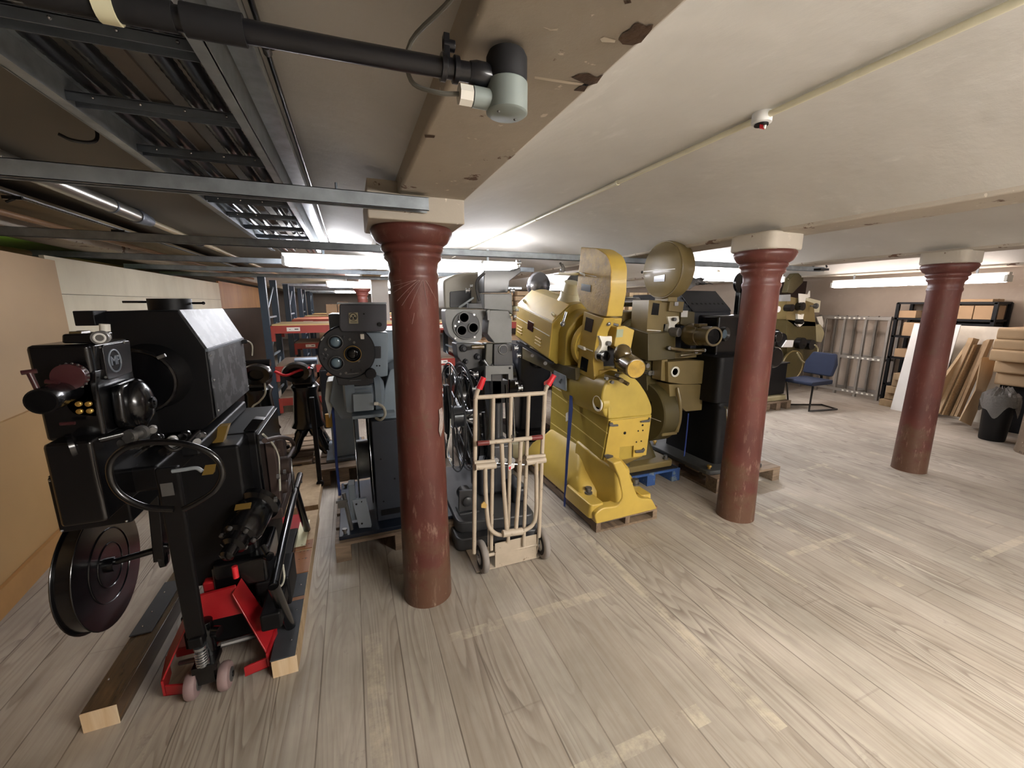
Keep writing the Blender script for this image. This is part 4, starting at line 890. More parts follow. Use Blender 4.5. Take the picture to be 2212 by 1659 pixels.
# motor unit
mb = PY([(712, 868), (720, 815), (745, 800), (870, 806), (872, 905), (800, 906), (765, 904), (735, 905)], 2.86, .36, r=.01).build('drive_housing', BLUG, t, bev=.01)
c0 = at_y(742, 862, 2.6); c1 = at_y(828, 862, 2.6); c0.y = c1.y = 2.73
m = M().lathe([(.085, 0), (.112, .012), (.118, .03), (.118, .065), (.100, .07), (.100, .18), (.116, .185), (.116, .22), (.07, .245)], c0, (1, 0, 0), 36); mo = m.build('motor', BLUG, t)
m = M()
for k in range(14):
    a = PI+k*PI/13; m.box(c0.x+.065, c0.x+.168, c0.y-.110*math.sin(a-PI)-.003, c0.y-.10*math.sin(a-PI)+.003, c0.z+.10*math.cos(a-PI)-.003, c0.z+.11*math.cos(a-PI)+.003)
tag(m.build('cooling_fins', BLUG, mo), None, None, kind='stuff')
tb = PY([(762, 852), (805, 850), (808, 886), (764, 890)], 2.58, .05, r=.006).build('terminal_box', mat('light_blue_grey', '#98a5ae', .4, 0, .05), mo, bev=.004)
M().cyl(at_y(808, 872, 2.56), at_y(817, 872, 2.56), .011, n=14).build('cable_gland', IVORY, mo)
M().tube(smooth_path([at_y(816, 872, 2.56), at_y(828, 880, 2.55), at_y(832, 895, 2.55), at_y(823, 907, 2.56), at_y(812, 903, 2.60)], 6), .0085, 10).build('white_cable', CABLE, mo)
M().box(c0.x+.04, c0.x+.30, 2.62, 2.80, c0.z-.14, c0.z-.119).build('motor_shelf', BLUG, t, bev=.003)
PY([(862, 790), (872, 780), (905, 800), (900, 905), (828, 905), (828, 850), (842, 800)], 2.7, .4, r=.01).build('gear_cover', BLUG, t, bev=.008)
PY([(705, 825), (735, 820), (745, 830), (722, 862), (712, 905), (702, 862)], 2.9, .2, r=.01).build('rear_casting', mat('pale_grey_casting', '#b6b7ae', .5), t, bev=.01)
# head with turret
PY([(787, 718), (838, 718), (838, 812), (822, 815), (790, 800)], 2.70, .4, r=.01).build('mechanism_housing', BLUG, t, bev=.008)
pp = PY([(795, 748), (823, 748), (823, 774), (796, 775)], 2.692, .01, r=.004).build('black_cover_plate', DKG, t, bev=.001)
for x, y in ((797, 751), (820, 751), (798, 771), (820, 772)): M().ball(at_y(x, y, 2.69), .003, 8).build('screw', CHROME, pp)
for x in (814, 820): M().lathe([(.005, 0), (.005, .002)], at_y(x, 790, 2.698), (0, -1, 0), 10).build('small_hole', BLKM, t)
tc = at_y(750, 762, 2.62); TB = mat('turret_black', '#1d2128', .38, 0, .15, coat=.2)
tr = M().lathe([(.155, 0), (.163, .008), (.163, .05), (.15, .055)], tc+Vector((0, .01, 0)), (0, 1, 0), 48).build('lens_turret', TB, t)
lenses = [(725, 739, .042, STEEL), (762, 764, .050, BRASS), (727, 784, .042, STEEL)]
for x, y, r, rm in lenses:
    c = at_y(x, y, 2.62); L_ = M().lathe([(r, 0), (r, -.035), (r*.88, -.036), (r*.8, -.02), (r*.75, -.005)], c+Vector((0, .02, 0)), (0, 1, 0), 32, caps=False).build('projection_lens', TB, tr)
    M().ring(c+Vector((0, -.015, 0)), (0, 1, 0), r*.95, .0022, m=6).build('lens_rim', rm, L_)
    M().ball(c+Vector((0, .004, 0)), r*.7, 20, (1, .3, 1)).build('glass', LENS if rm is STEEL else GLASSD, L_)
for x, y in ((703, 755), (696, 765), (706, 768), (765, 740), (760, 800), (747, 806), (742, 728), (755, 733), (775, 780), (702, 775), (782, 800), (735, 808)):
    M().lathe([(.008, 0), (.008, .006), (.004, .007)], at_y(x, y, 2.62)+Vector((0, .008, 0)), (0, -1, 0), 12).build('turret_screw', STEEL if x % 2 else TB, tr)
M().cyl(at_y(693, 735, 2.62), at_y(700, 727, 2.62), .008, n=10).build('turret_catch', CHROME, tr)
M().box(at_y(778, 727, 2.6).x, at_y(787, 727, 2.6).x, 2.62, 2.66, at_y(778, 734, 2.6).z, at_y(778, 722, 2.6).z).build('ivory_block', IVORY, t, bev=.004)
PY([(725, 812), (760, 800), (800, 795), (808, 828), (790, 835), (730, 832)], 2.64, .12, r=.01).build('lower_gate', TB, t, bev=.006)
for a, b in (((755, 822), (780, 821)), ((748, 808), (775, 806))): M().cyl(at_y(*a, 2.63), at_y(*b, 2.63), .003, n=6).build('bright_bar', CHROME, t)
M().lathe([(.03, 0), (.034, .01), (.034, .04), (.02, .045)], at_y(801, 808, 2.6), (0, 1, 0), 10).build('black_knob', RUB, t)
hb = PY([(733, 657), (835, 656), (836, 708), (832, 716), (738, 717), (733, 708)], 2.60, .42, r=.012)
hb = hb.build('film_box', mat('slate_hammered_paint', '#4c4d54', .45, 0, .1, bump=.1), t, bev=.008)
PY([(728, 653), (835, 653), (835, 657), (728, 657)], 2.59, .44).build('lid_edge', GALV, hb)
em = PY([(753, 676), (773, 675), (774, 699), (754, 699)], 2.594, .004).build('emblem_plate', mat('champagne_plate', '#b5ad92', .35, .3), hb, bev=.0005)
c = at_y(763, 684, 2.592); m = M().ring(c, (0, 1, 0), .02, .002, m=6); m.ball(c+Vector((0, 0, .004)), .006, 10, (1, .3, 1)); m.ball(c+Vector((-.008, 0, -.008)), .006, 10, (1, .3, 1)); m.ball(c+Vector((.008, 0, -.008)), .006, 10, (1, .3, 1)); m.box(c.x-.018, c.x+.018, 2.5915, 2.594, c.z-.032, c.z-.029); m.build('emblem', DKG, em)
M().lathe([(.013, 0), (.013, .003)], at_y(820, 701, 2.598), (0, -1, 0), 18).build('round_hole', BLKM, hb); M().lathe([(.005, 0), (.005, .003)], at_y(786, 678, 2.598), (0, -1, 0), 12).build('small_hole', BLKM, hb)
M().box(at_y(709, 690, 2.8).x, at_y(735, 690, 2.8).x, 2.85, 3.2, at_y(709, 740, 2.85).z, at_y(709, 678, 2.85).z).build('rear_lamp_box', BLUG, t, bev=.01)
M().box(.14, .42, 3.0, 3.6, 1.0, 1.42).build('rear_lamphouse', BLUG, t, bev=.02)
# blue strap and steel post to its left
m = M(); m.tube(smooth_path([at_y(718, 870, 2.95), at_y(720, 900, 2.9), at_y(724, 950, 2.9), at_y(727, 1000, 2.8), at_y(734, 1070, 2.65)], 5), .009, 6)
s_ = m.build('ratchet_strap', STRAP); tag(s_, 'blue ratchet strap hanging left of the blue-grey projector', 'strap')
b_ = M(); c = at_y(737, 1085, 2.62); b_.box(c.x-.02, c.x+.03, 2.6, 2.64, c.z-.03, c.z+.02); b_.cyl((c.x-.03, 2.61, c.z+.01), (c.x+.04, 2.61, c.z+.01), .008); b_.build('strap_buckle', STEEL, s_)
# more grey machinery on a pallet behind
pallet(-.36, .05, 3.75, 4.6, 'wooden_pallet', 'wooden pallet behind the blue-grey projector, seen left of its spool', WPAL, H=.16, n=5)
t = thing('projector_pedestal', (-.18, 4.1, .16), 'slate grey pedestal standing on the pallet behind the blue-grey projector', 'pedestal')
M().box(-.3, .02, 3.9, 4.5, .161, .19).build('foot_plate', GALVD, t, bev=.004); M().box(-.24, .0, 3.95, 4.4, .19, .85).build('column', BLUG, t, bev=.01)
M().cyl((-.25, 3.93, .5), (-.25, 3.93, .62), .03, n=14).build('brass_fitting', BRASS, t)
m = M(); m.box(-.36, -.325, 3.6, 3.64, .08, .85); m.lathe([(.03, 0), (.03, .03)], (-.34, 3.59, .1), (0, 1, 0), 16)
tag(m.build('black_lifting_bar', BLKM, bev=.005), 'black flat bar with rounded end standing left of the blue strap', 'bar')
# ================================================================== GREY PROJECTOR BEHIND THE HAND TRUCK
t = thing('film_projector', (.85, 2.8, 0), 'grey cinema projector with open spoked spools, directly behind the beige hand truck', 'film projector', 'cinema projectors')
m = M(); m.pz(fillet([(.54, 2.36), (1.12, 2.28), (1.16, 3.4), (.56, 3.45)], .05), .0, .09); m.build('lower_tray', GRYD, t, bev=.012)
m = M(); m.pz(fillet([(.56, 2.42), (1.10, 2.34), (1.14, 3.35), (.58, 3.4)], .06), .092, .175); m.build('base_casting', GRYD, t, bev=.015)
M().ring((0, 0, 0), (0, 0, 1), .1, .01).b.free()
m = M(); m.box(.93, 1.10, 2.75, 3.1, .17, .55); m.box(.98, 1.09, 2.95, 3.12, .5, 1.15); m.build('column', GRYD, t, bev=.02)
m = M(); m.box(.60, .74, 2.50, 2.62, .175, .19); m._hull([[(.60, 2.52, .2), (.72, 2.50, .2), (.73, 2.515, .34), (.61, 2.535, .34)], [(.60, 2.54, .2), (.72, 2.52, .2), (.73, 2.535, .34), (.61, 2.555, .34)]]); m.lathe([(.05, 0), (.05, .12)], (.67, 2.55, .27), (0, 1, 0), 24); m.lathe([(.03, 0), (.035, -.02), (.02, -.03)], (.66, 2.52, .27), (0, 1, 0), 20)
m.build('take_up_motor', GRYD, t, bev=.003)
def spool(parent, c, R, gap, nm, n=8, mt=GALV):
    m = M()
    for dx in (-gap/2, gap/2):
        o = Vector(c)+Vector((dx, 0, 0)); m.ring(o, (1, 0, 0), R, .006, n=64, m=8); m.ring(o, (1, 0, 0), R*.93, .003, n=64, m=6); m.ring(o, (1, 0, 0), .09, .006, n=32, m=6)
        for k in range(n):
            a = 2*PI*k/n+.2; m.tube([o+Vector((0, .09*math.cos(a), .09*math.sin(a))), o+Vector((0, R*math.cos(a+.12), R*math.sin(a+.12)))], .0055, 6)
    m.lathe([(.085, 0), (.085, gap)], Vector(c)-Vector((gap/2, 0, 0)), (1, 0, 0), 32)
    return m.build(nm, mt, parent)
SP = mat('dark_spool_steel', '#5a5c5f', .3, .7, .15)
spool(t, (.74, 3.07, .72), .43, .09, 'large_spool', 10, SP)
spool(t, (.86, 3.15, .66), .40, .06, 'inner_spool', 8, BLK)
m = M(); m.cyl((.70, 3.07, .72), (1.02, 3.07, .72), .018, n=14); m.tube([(.78, 3.05, .70), (.96, 2.98, .62)], .014, 8); m.build('spool_spindle', STEEL, t)
m = M(); m.box(.62, .66, 2.95, 3.02, .62, 1.0); m.tube(smooth_path([(.64, 2.96, 1.0), (.64, 2.9, .8), (.62, 2.88, .6)], 4), .012, 8); m.build('black_arm', BLKM, t, bev=.01)
M().tube(smooth_path([at_y(973, 905, 2.8), at_y(972, 940, 2.8), at_y(968, 958, 2.8), at_y(966, 985, 2.8), at_y(975, 992, 2.8), at_y(972, 998, 2.8)], 5), .004, 8).build('pale_loop_wire', IVORY, t)
lp = PY([(957, 606), (985, 592), (1040, 586), (1044, 668), (960, 668)], 3.35, .7, r=.03).build('lamphouse', mat('grey_paint_with_glare', '#b0aca0', .4, 0, .05), t, bev=.02)  # pale tone has the glare of the lights painted in
PY([(972, 630), (1018, 626), (1018, 664), (972, 664)], 3.34, .012, r=.01).build('lamphouse_window', DKG, lp, bev=.003)
# turret box
tb = PY([(961, 668), (1056, 669), (1042, 690), (1041, 733), (1028, 739), (987, 739), (970, 723), (963, 700)], 3.0, .14, r=.02).build('turret_box', GRY, t, bev=.008)
c = at_y(1008, 703, 2.99); M().lathe([(.1, 0), (.1, .02)], c, (0, 1, 0), 40).build('turret_disc', DKG, tb)
M().ring(c, (0, 1, 0), .102, .006, m=8).build('turret_rim', GRY, tb)
for x, y in ((1003, 686), (998, 714), (1023, 708)):
    q = at_y(x, y, 2.975); M().lathe([(.036, .03), (.042, 0), (.034, 0), (.03, .02)], q, (0, 1, 0), 28, caps=False).build('lens_tube', GRYD, tb); M().lathe([(.001, .012), (.033, .012)], q, (0, 1, 0), 24).build('lens_glass', GLASSD, tb)
for x, y in ((1024, 680), (983, 704), (983, 731), (1025, 728), (991, 695)): M().lathe([(.008, 0), (.008, .006)], at_y(x, y, 2.985), (0, -1, 0), 12).build('turret_bolt', CHROME, tb)
# neck and magazine bracket
PY([(1045, 584), (1110, 584), (1124, 577), (1126, 588), (1101, 607), (1097, 632), (1045, 632)], 3.0, .16).build('magazine_bracket', GRYD, t, bev=.006)
PY([(1045, 634), (1106, 634), (1108, 680), (1096, 672), (1045, 668)], 2.97, .2).build('upper_head', GRY, t, bev=.008)
PY([(1059, 670), (1098, 671), (1106, 690), (1106, 741), (1068, 741), (1053, 721), (1057, 676)], 2.93, .16).build('head_plate', GRY, t, bev=.006)
for (x, y), r, T in (((1119, 568), .022, 2.95), ((1041, 566), .012, 3.0), ((1010, 628), .018, 2.95), ((1018, 618), .012, 3.0), ((1106, 628), .02, 2.9), ((1114, 752), .02, 2.9), ((1120, 768), .018, 2.9), ((1117, 670), .012, 2.88), ((1027, 809), .022, 2.7), ((1024, 840), .02, 2.7), ((1123, 838), .022, 2.75), ((1115, 828), .014, 2.75), ((1112, 684), .012, 2.88)):
    c = at_y(x, y, T); M().lathe([(r, 0), (r, r*.25), (r*.65, r*.3), (r*.65, r*1.2), (r, r*1.25), (r, r*1.5)], c-Vector((r*.7, 0, 0)), (1, -.15, 0), 20).build('guide_roller', CHROME, t)
M().tube([at_y(992, 664, 2.95), at_y(1023, 643, 2.95)], .008, 8).build('tension_arm', GALV, t)
m = M(); m.tube(smooth_path([at_y(1046, 590, 2.99), at_y(1032, 605, 2.99), at_y(1030, 625, 2.99), at_y(1036, 650, 2.99)], 5), .012, 8); m.build('curved_web', GRYD, t)
PY([(1012, 655), (1040, 655), (1042, 667), (1012, 666)], 2.95, .05).build('clamp_block', DKG, t, bev=.003)
PY([(1052, 670), (1059, 668), (1058, 692), (1053, 692)], 2.92, .03).build('hinge_barrel', GRY, t, bev=.004)
g = PY([(1067, 743), (1107, 743), (1108, 790), (1067, 790)], 2.94, .14).build('gate_housing', GRYD, t, bev=.005)
c = at_y(1087, 755, 2.935); M().ring(c, (0, 1, 0), .035, .006, m=6).build('gate_arch', STEEL, g); M().lathe([(.03, 0), (.03, .008)], c, (0, -1, 0), 24).build('gate_window', DKG, g)
PY([(1050, 742), (1066, 742), (1064, 792), (1048, 792)], 2.96, .1).build('side_column', mat('olive_grey_casting', '#55544b', .4), t, bev=.008)
M().cyl(at_y(1018, 750, 2.93), at_y(1045, 749, 2.93), .016, n=16).build('bronze_shaft', BRZ, t)
PY([(985, 742), (1046, 742), (1046, 790), (1010, 800), (988, 770)], 3.05, .15, r=.01).build('lower_mechanism', GRYD, t, bev=.01)
for x, y, r in ((1000, 752, .03), (1030, 770, .025), (1005, 780, .02), (1040, 782, .018)): M().lathe([(r, 0), (r*.9, .03), (r*.5, .035), (r*.5, .05)], at_y(x, y, 3.05), (0, -1, 0), 16).build('gear', DKG, t)
PY([(1049, 791), (1108, 790), (1109, 820), (1098, 820), (1098, 808), (1061, 809), (1061, 823), (1049, 823)], 2.9, .02).build('yoke_plate', GRY, t, bev=.002)
M().lathe([(.009, 0), (.009, .004)], at_y(1101, 795, 2.898), (0, -1, 0), 12).build('yoke_hole', BLKM, t)
M().cyl(at_y(1045, 778, 2.93), at_y(1055, 792, 2.93), .012, n=12).build('bright_nut', CHROME, t)
PY([(1062, 822), (1098, 822), (1100, 870), (1062, 872)], 2.95, .1).build('film_trap', BLKM, t, bev=.004)
for x0, y0, x1, y1, r, mm in ((1062, 855, 1060, 1010, .02, mat('olive_grey_casting', '#55544b')), (1075, 870, 1074, 1010, .03, GRYD), (1093, 830, 1098, 1000, .012, BLK), (1108, 850, 1112, 950, .006, CHROME), (1045, 890, 1052, 1020, .018, BLKM)):
    M().cyl(at_y(x0, y0, 2.95), at_y(x1, y1, 2.95), r, n=12).build('vertical_rod', mm, t)
m = M(); [m.lathe([(.02, 0), (.02, .03)], at_y(x, 995, 2.6), (0, 1, 0), 16) for x in (1072, 1090, 1108)]; m.tube([at_y(1066, 1000, 2.65), at_y(1135, 1004, 2.65)], .008, 8); m.build('lower_rollers', CHROME, t)
M().box(.80, 1.06, 2.7, 2.95, .18, .42).build('gear_box', DKG, t, bev=.03)
M().box(1.0, 1.12, 2.5, 2.9, .18, .30).build('cast_foot', DKG, t, bev=.03)

# ================================================================== BEIGE HAND TRUCK
t = thing('hand_truck', (.85, 2.1, 0), 'beige tubular hand truck with red grips, standing right of the nearest column', 'hand truck')
T = 2.1
def bar(pts, r=.0125, T=T, nm='frame_tube', m=BEIGE, n=10, par=None): return M().tube([at_y(x, y, T) for x, y in pts], r, n).build(nm, m, par or t)
bar([(1027, 860), (1025.5, 1030), (1024, 1195)]); bar([(1177, 850), (1170, 1000), (1164, 1160)])
bar([(1026, 859), (1177, 849)], .0125, nm='top_rail')
for a, b in (((1065.6, 856), (1061, 1188)), ((1104, 853), (1097.5, 1170)), ((1142, 851), (1131, 1180))): bar([a, b], .0115, nm='inner_tube')
for pts, g0 in (([(1027, 860), (1031, 846), (1037, 832)], [(1035, 840), (1045, 815)]), ([(1177, 850), (1180, 838), (1187, 826)], [(1184, 832), (1197, 810)])):
    bar(pts, .0125, nm='handle_tube'); g = M().tube([at_y(x, y, T) for x, y in g0], [.018, .016], 12).build('red_grip', REDG, t)
# hinges and folded extension
bar([(1027, 1009), (1071, 1005)], .019, 2.07, 'hinge_sleeve'); bar([(1136, 999), (1178, 993)], .019, 2.07, 'hinge_sleeve')
bar([(1024, 1000), (1068, 996)], .012, 2.085, 'cross_bar'); bar([(1136, 988), (1177, 984)], .012, 2.085, 'cross_bar')
u = smooth_path([at_y(x, y, 2.06) for x, y in ((1048, 1010), (1049, 1060), (1053, 1120), (1060, 1143), (1078, 1155), (1105, 1153), (1130, 1147), (1150, 1134), (1158, 1110), (1159, 1060), (1158.5, 997))], 6)
M().tube(u, .0125, 10).build('folding_loop', BEIGE, t)
bar([(1083.6, 958), (1088, 1050), (1094.7, 1146)], .0125, 2.05, 'support_leg'); bar([(1125, 953), (1121, 1050), (1114.5, 1143)], .0125, 2.05, 'support_leg')
tb_ = bar([(1054, 956), (1150, 946)], .0125, 2.05, 'grip_bar')
for a, b in (((1031, 958), (1056, 956)), ((1148, 946.5), (1171, 944))): M().tube([at_y(*a, 2.05), at_y(*b, 2.05)], .0145, 12).build('maroon_grip', MAROON, tb_)
bar([(1086, 1153), (1128, 1147)], .022, 2.045, 'lower_hinge')
for a, b in (((1103, 938), (1109, 950)), ): M().ring(at_y(1107, 946, 2.04), (1, 0, 0), .016, .003, m=6).build('wire_clip', STEEL, t)
m = PY([(1098, 1006), (1112, 1000), (1111, 1010), (1099, 1017)], 2.035, .001); sg = m.build('torn_label', WHITE, t)
PY([(1099, 1009), (1104, 1007), (1103, 1014), (1100, 1015)], 2.034, .0005).build('label_print', REDG, sg)
PY([(1040, 1090), (1046, 1084), (1052, 1090), (1050, 1098), (1040, 1097)], 2.045, .01).build('tape_scrap', mat('old_yellow_tape', '#b59452', .6), t)
for (x, y) in ((1042, 1202), (1171, 1173)):
    c = at_z(x, y, .097); c0 = c-Vector((.02, 0, 0))
    w = M().lathe([(.066, 0), (.088, .002), (.096, .01), (.097, .02), (.096, .03), (.088, .038), (.066, .04)], c0, (1, 0, 0), 40).build('tyre', RUBG, t)
    M().lathe([(.066, -.002), (.07, .0), (.07, .04), (.066, .042)], c0, (1, 0, 0), 32).build('wheel_rim', RUB, w)
    M().lathe([(.001, -.014), (.018, -.013), (.022, -.006), (.04, -.004), (.045, -.003)], c0, (1, 0, 0), 24).build('hub_cap', CHROME, w)
a, b = at_z(1042, 1202, .097), at_z(1171, 1173, .097)
M().cyl(a, b, .011, n=12).build('axle', BEIGE, t)
for q in (a, b):
    s_ = 1 if q is a else -1; x = q.x+s_*.035
    M()._hull([[(x-.003, q.y-.012, q.z-.01), (x-.003, q.y-.012, q.z+.02), (x-.003, 2.11, .30), (x-.003, 2.12, .03)], [(x+.003, q.y-.012, q.z-.01), (x+.003, q.y-.012, q.z+.02), (x+.003, 2.11, .30), (x+.003, 2.12, .03)]]).build('axle_bracket', BEIGE, t)
m = M(); m.box(.72, 1.0, 2.11, 2.118, .008, .17); m.box(.60, 1.05, 2.11, 2.36, .004, .010); m.build('toe_plate', BEIGE, t, bev=.002)

# ================================================================== YELLOW PROJECTOR
def pallet_y(x0, x1, y0, y1, H, label, mw, mside, lower=True):
    t = thing('wooden_pallet', ((x0+x1)/2, (y0+y1)/2, 0), label, 'pallet', 'wooden pallets'); n = 5; w = (x1-x0)/(n*1.2-.2)
    for k in range(n): M().box(x0+k*w*1.2, x0+k*w*1.2+w, y0, y1, H-.016, H).build('deck_board', mw, t, bev=.002)
    for y in (y0, (y0+y1)/2-.02, y1-.03): M().box(x0, x1, y, y+.03, H-.03, H-.016).build('cross_board', mside, t)
    for x in (x0, (x0+x1)/2-.02, x1-.04): M().box(x, x+.04, y0+.001, y1-.001, .016, H-.03).build('bearer', mside, t, bev=.002)
    M().box(x0, x1, y0, y0+.07, 0, .016).build('bottom_board', mside, t)
    return t
pallet_y(1.52, 2.06, 2.225, 3.5, .10, 'reddish worn wooden pallet under the yellow projector', wood('reddish_pallet_wood', '#a78870', '#5e3a2a', axis='y'), WPALY)
def front_pt(a, b, x, y):                # plane  Y = a + b*z  (front face that leans)
    d = _dir(x, y); k = (a+b*CH)/(d[1]-b*d[2]); return Vector((d[0]*k, d[1]*k, CH+d[2]*k))
def slab(px, plane, th, m=None):
    m = m or M(); f = [front_pt(*plane, x, y) for x, y in px]; return m._hull([f, [p+Vector((0, th, 0)) for p in f]])
t = thing('film_projector', (1.8, 2.8, .10), 'bright yellow cinema projector with D-shaped film magazine, strapped to a pallet', 'film projector', 'cinema projectors')
FY = 'yellow'
# base and pedestal
m = M(); p = fillet(oy([(1288.7, 1133), (1421, 1100), (1409, 1078), (1380, 1077), (1368, 1046), (1353, 1010), (1343, 995), (1324, 1001), (1338, 1034), (1346, 1074), (1336, 1093), (1302, 1097), (1284, 1112)], 2.21), [0, 0, .02, .04, 0, .02, 0, 0, .02, .05, .04, .03, .03], 4)
m.py(p, 2.21, 2.30); m.build('front_foot', YEL, t, bev=.012, smooth=50)
def ringz(x0, x1, y0, y1, z, r=.06): return [(p[0], p[1], z) for p in fillet([(x0, y0), (x1, y0), (x1, y1), (x0, y1)], r, 4)]
m = M(); m._hull([ringz(1.475, 1.60, 2.25, 2.62, .10, .03), ringz(1.485, 1.60, 2.25, 2.62, .205, .03)]); m.build('foot_lobe', YEL, t, bev=.01); m = M(); m._hull([ringz(1.93, 2.03, 2.25, 2.62, .10, .03), ringz(1.93, 2.02, 2.25, 2.62, .20, .03)]); m.build('foot_lobe', YEL, t, bev=.01)
m = M(); m._hull([ringz(1.51, 2.03, 2.42, 3.45, .101), ringz(1.51, 2.03, 2.42, 3.45, .21), ringz(1.54, 2.0, 2.5, 3.42, .28), ringz(1.62, 1.93, 2.62, 3.3, .40), ringz(1.68, 1.9, 2.7, 3.2, .52)])
m.build('pedestal_base', YEL, t, smooth=60)
m = M(); q = [(1.70, .2), (1.785, .2), (1.785, .40), (1.76, .50), (1.68, .52), (1.69, .36)]
m._hull([[(1.70, 2.22, .12), (1.80, 2.22, .12), (1.79, 2.22, .45), (1.66, 2.22, .45)], [(1.64, 2.45, .12), (1.86, 2.45, .12), (1.84, 2.45, .48), (1.64, 2.45, .48)], [(1.58, 2.75, .12), (1.95, 2.75, .12), (1.9, 2.75, .52), (1.64, 2.75, .52)]]); m.build('arched_web', YEL, t, bev=.03, smooth=60)
for c in (Vector((1.57, 2.42, .205)), Vector((2.0, 2.42, .2))):
    M().lathe([(.03, 0), (.03, .012), (.02, .014), (.02, .034), (.026, .036), (.024, .05)], c, (0, 0, 1), 14).build('anchor_bolt', STEEL, t)
# lower cabinet
CY = PX([(1314.6, 907), (1192, 832), (1187, 930), (1200, 958), (1240, 992), (1267, 1017), (1298, 1001)], 1.655, .385).build('lower_cabinet', YELD, t, bev=.01)
for a, b, c, d in (((1234.6, 877.6), (1311, 935), (1311, 937), (1234.6, 879.6)), ((1233.5, 912.8), (1304, 968), (1304, 970), (1233.5, 914.8)), ((1232, 942), (1298, 996), (1297, 998), (1232, 944)), ((1192, 845), (1225, 869), (1225, 871), (1192, 847)), ((1190, 878), (1225, 903), (1225, 905), (1190, 880)), ((1189, 912), (1225, 937), (1225, 939), (1190, 914))):
    PX([a, b, c, d], 1.6525, .004).build('trim_line', mat('pale_yellow_trim', '#d9c57a', .4), CY)
PX([(1222, 893), (1226, 890), (1226, 908), (1222, 911)], 1.648, .008).build('door_catch', IVORY, CY, bev=.002)
PL_ = (2.32+.07*.8/.36, -.07/.36)
fp = slab([(1319, 910), (1407, 899), (1396, 983), (1368, 988), (1369, 963), (1339, 966), (1337, 992), (1303, 1003)], (PL_[0]-.008, PL_[1]), .01).build('front_panel', YEL, CY, bev=.002)
for px in ([(1317, 915), (1324, 913), (1326, 918), (1336, 917), (1336, 921), (1324, 922), (1318, 921)], [(1385, 910), (1402, 907), (1404, 902), (1406, 904), (1404, 912), (1386, 913)], [(1373, 974), (1388, 972), (1392, 968), (1394, 972), (1390, 978), (1374, 979)], [(1306, 984), (1314, 982), (1325, 984), (1325, 988), (1314, 992), (1308, 989)]):
    slab(px, (PL_[0]-.022, PL_[1]), .014).build('corner_latch', STEEL, fp, bev=.002)
for x, y, r in ((1350, 935.5, .011), (1388.5, 918.5, .008), (1379, 931, .006), (1389, 930, .006), (1375, 955, .006), (1385.5, 953, .006)):
    M().lathe([(r, 0), (r, .003)], front_pt(PL_[0]-.011, PL_[1], x, y), (0, 1, 0), 16).build('panel_hole', BLKM, fp)
# sound drum hood
hd = M().py(fillet(oy([(1312, 908), (1300, 885), (1300, 850), (1310, 822), (1345, 803), (1378, 820), (1400, 853), (1410, 880), (1409, 898)], 2.335), .05), 2.335, 2.95).build('sound_hood', YELD, t, bev=.02, smooth=60)
SX = at_x(1293, 871, 1.64)
PX([(1280, 832), (1312, 845), (1314, 905), (1272, 880), (1270, 840)], 1.645, .03).build('hood_side', YELD, hd, bev=.01)
c = at_x(1292, 871, 1.605); M().cyl(c, c+Vector((.06, 0, 0)), .066, n=32).build('port_collar', YELD, t, bev=.01); m = M().lathe([(.058, 0), (.06, -.008), (.052, -.012), (.044, -.004), (.042, .006)], c, (1, 0, 0), 36, caps=False); m.build('white_port_ring', IVORY, t)
M().lathe([(.001, 0), (.046, 0)], c+Vector((-.001, 0, 0)), (1, 0, 0), 28).build('port_glass', GLASSD, t)
# window frames above the cabinet
for px, hole in (([(1224, 795), (1246, 802), (1243, 838), (1222, 828)], [(1228, 804), (1236, 807), (1235, 818), (1227, 815)]), ([(1243, 803), (1281, 830), (1279, 878), (1240, 856)], [(1248, 814), (1276, 833), (1274, 858), (1246, 848)])):
    f = PX(px, 1.63, .1, r=.008).build('side_box', YEL, t, bev=.004); PX(hole, 1.627, .004).build('side_window', GLASSD, f)
PX([(1219, 826), (1245, 840), (1244, 845), (1218, 831)], 1.62, .01).build('white_latch', IVORY, t, bev=.002)
# projector head
hm = PX([(1261, 672), (1305, 687.5), (1291, 718), (1281, 780), (1284, 824), (1246, 803), (1252, 745)], 1.62, .09).build('head_casting', YEL, t, bev=.006)
PX([(1261.5, 673), (1305, 688), (1299, 722), (1262, 708)], 1.70, .16).build('head_top', YEL, t, bev=.008)
PX([(1255, 783), (1295, 800), (1295, 826), (1250, 806)], 1.66, .16).build('head_bottom', YEL, t, bev=.01)
PX([(1266, 684.6), (1282, 690.4), (1277.5, 718.3), (1262, 712.5)], 1.617, .004).build('upper_window', GLASSD, hm); PX([(1256, 769.5), (1270.7, 777), (1267, 804), (1252.4, 797.4)], 1.617, .004).build('lower_window', GLASSD, hm)
PX([(1253, 747), (1280, 758), (1280, 759.5), (1253, 748.5)], 1.617, .004).build('trim_line', IVORY, hm); PX([(1248, 745), (1260, 750), (1262, 757), (1248, 750)], 1.60, .018, r=.003).build('white_handle', IVORY, hm, bev=.002)
PY([(1290, 718), (1335, 716), (1335, 790), (1284, 792)], 2.52, .03).build('recess_back', BLKM, t)
PY([(1294, 725), (1306, 727), (1322, 726), (1322, 742), (1312, 748), (1312, 778), (1300, 782), (1293, 775), (1293, 760), (1300, 748), (1300, 740)], 2.44, .05, r=.01).build('white_lens_mount', IVORY, t, bev=.005)
c = at_y(1309, 770, 2.40); M().lathe([(.032, 0), (.04, .004), (.04, .06), (.03, .065)], c, (0, 1, 0), 28).build('lens_ring', BLK, t); M().lathe([(.016, 0), (.016, .03)], at_y(1317, 742, 2.41), (0, 1, 0), 16).build('adjuster_knob', STEEL, t)
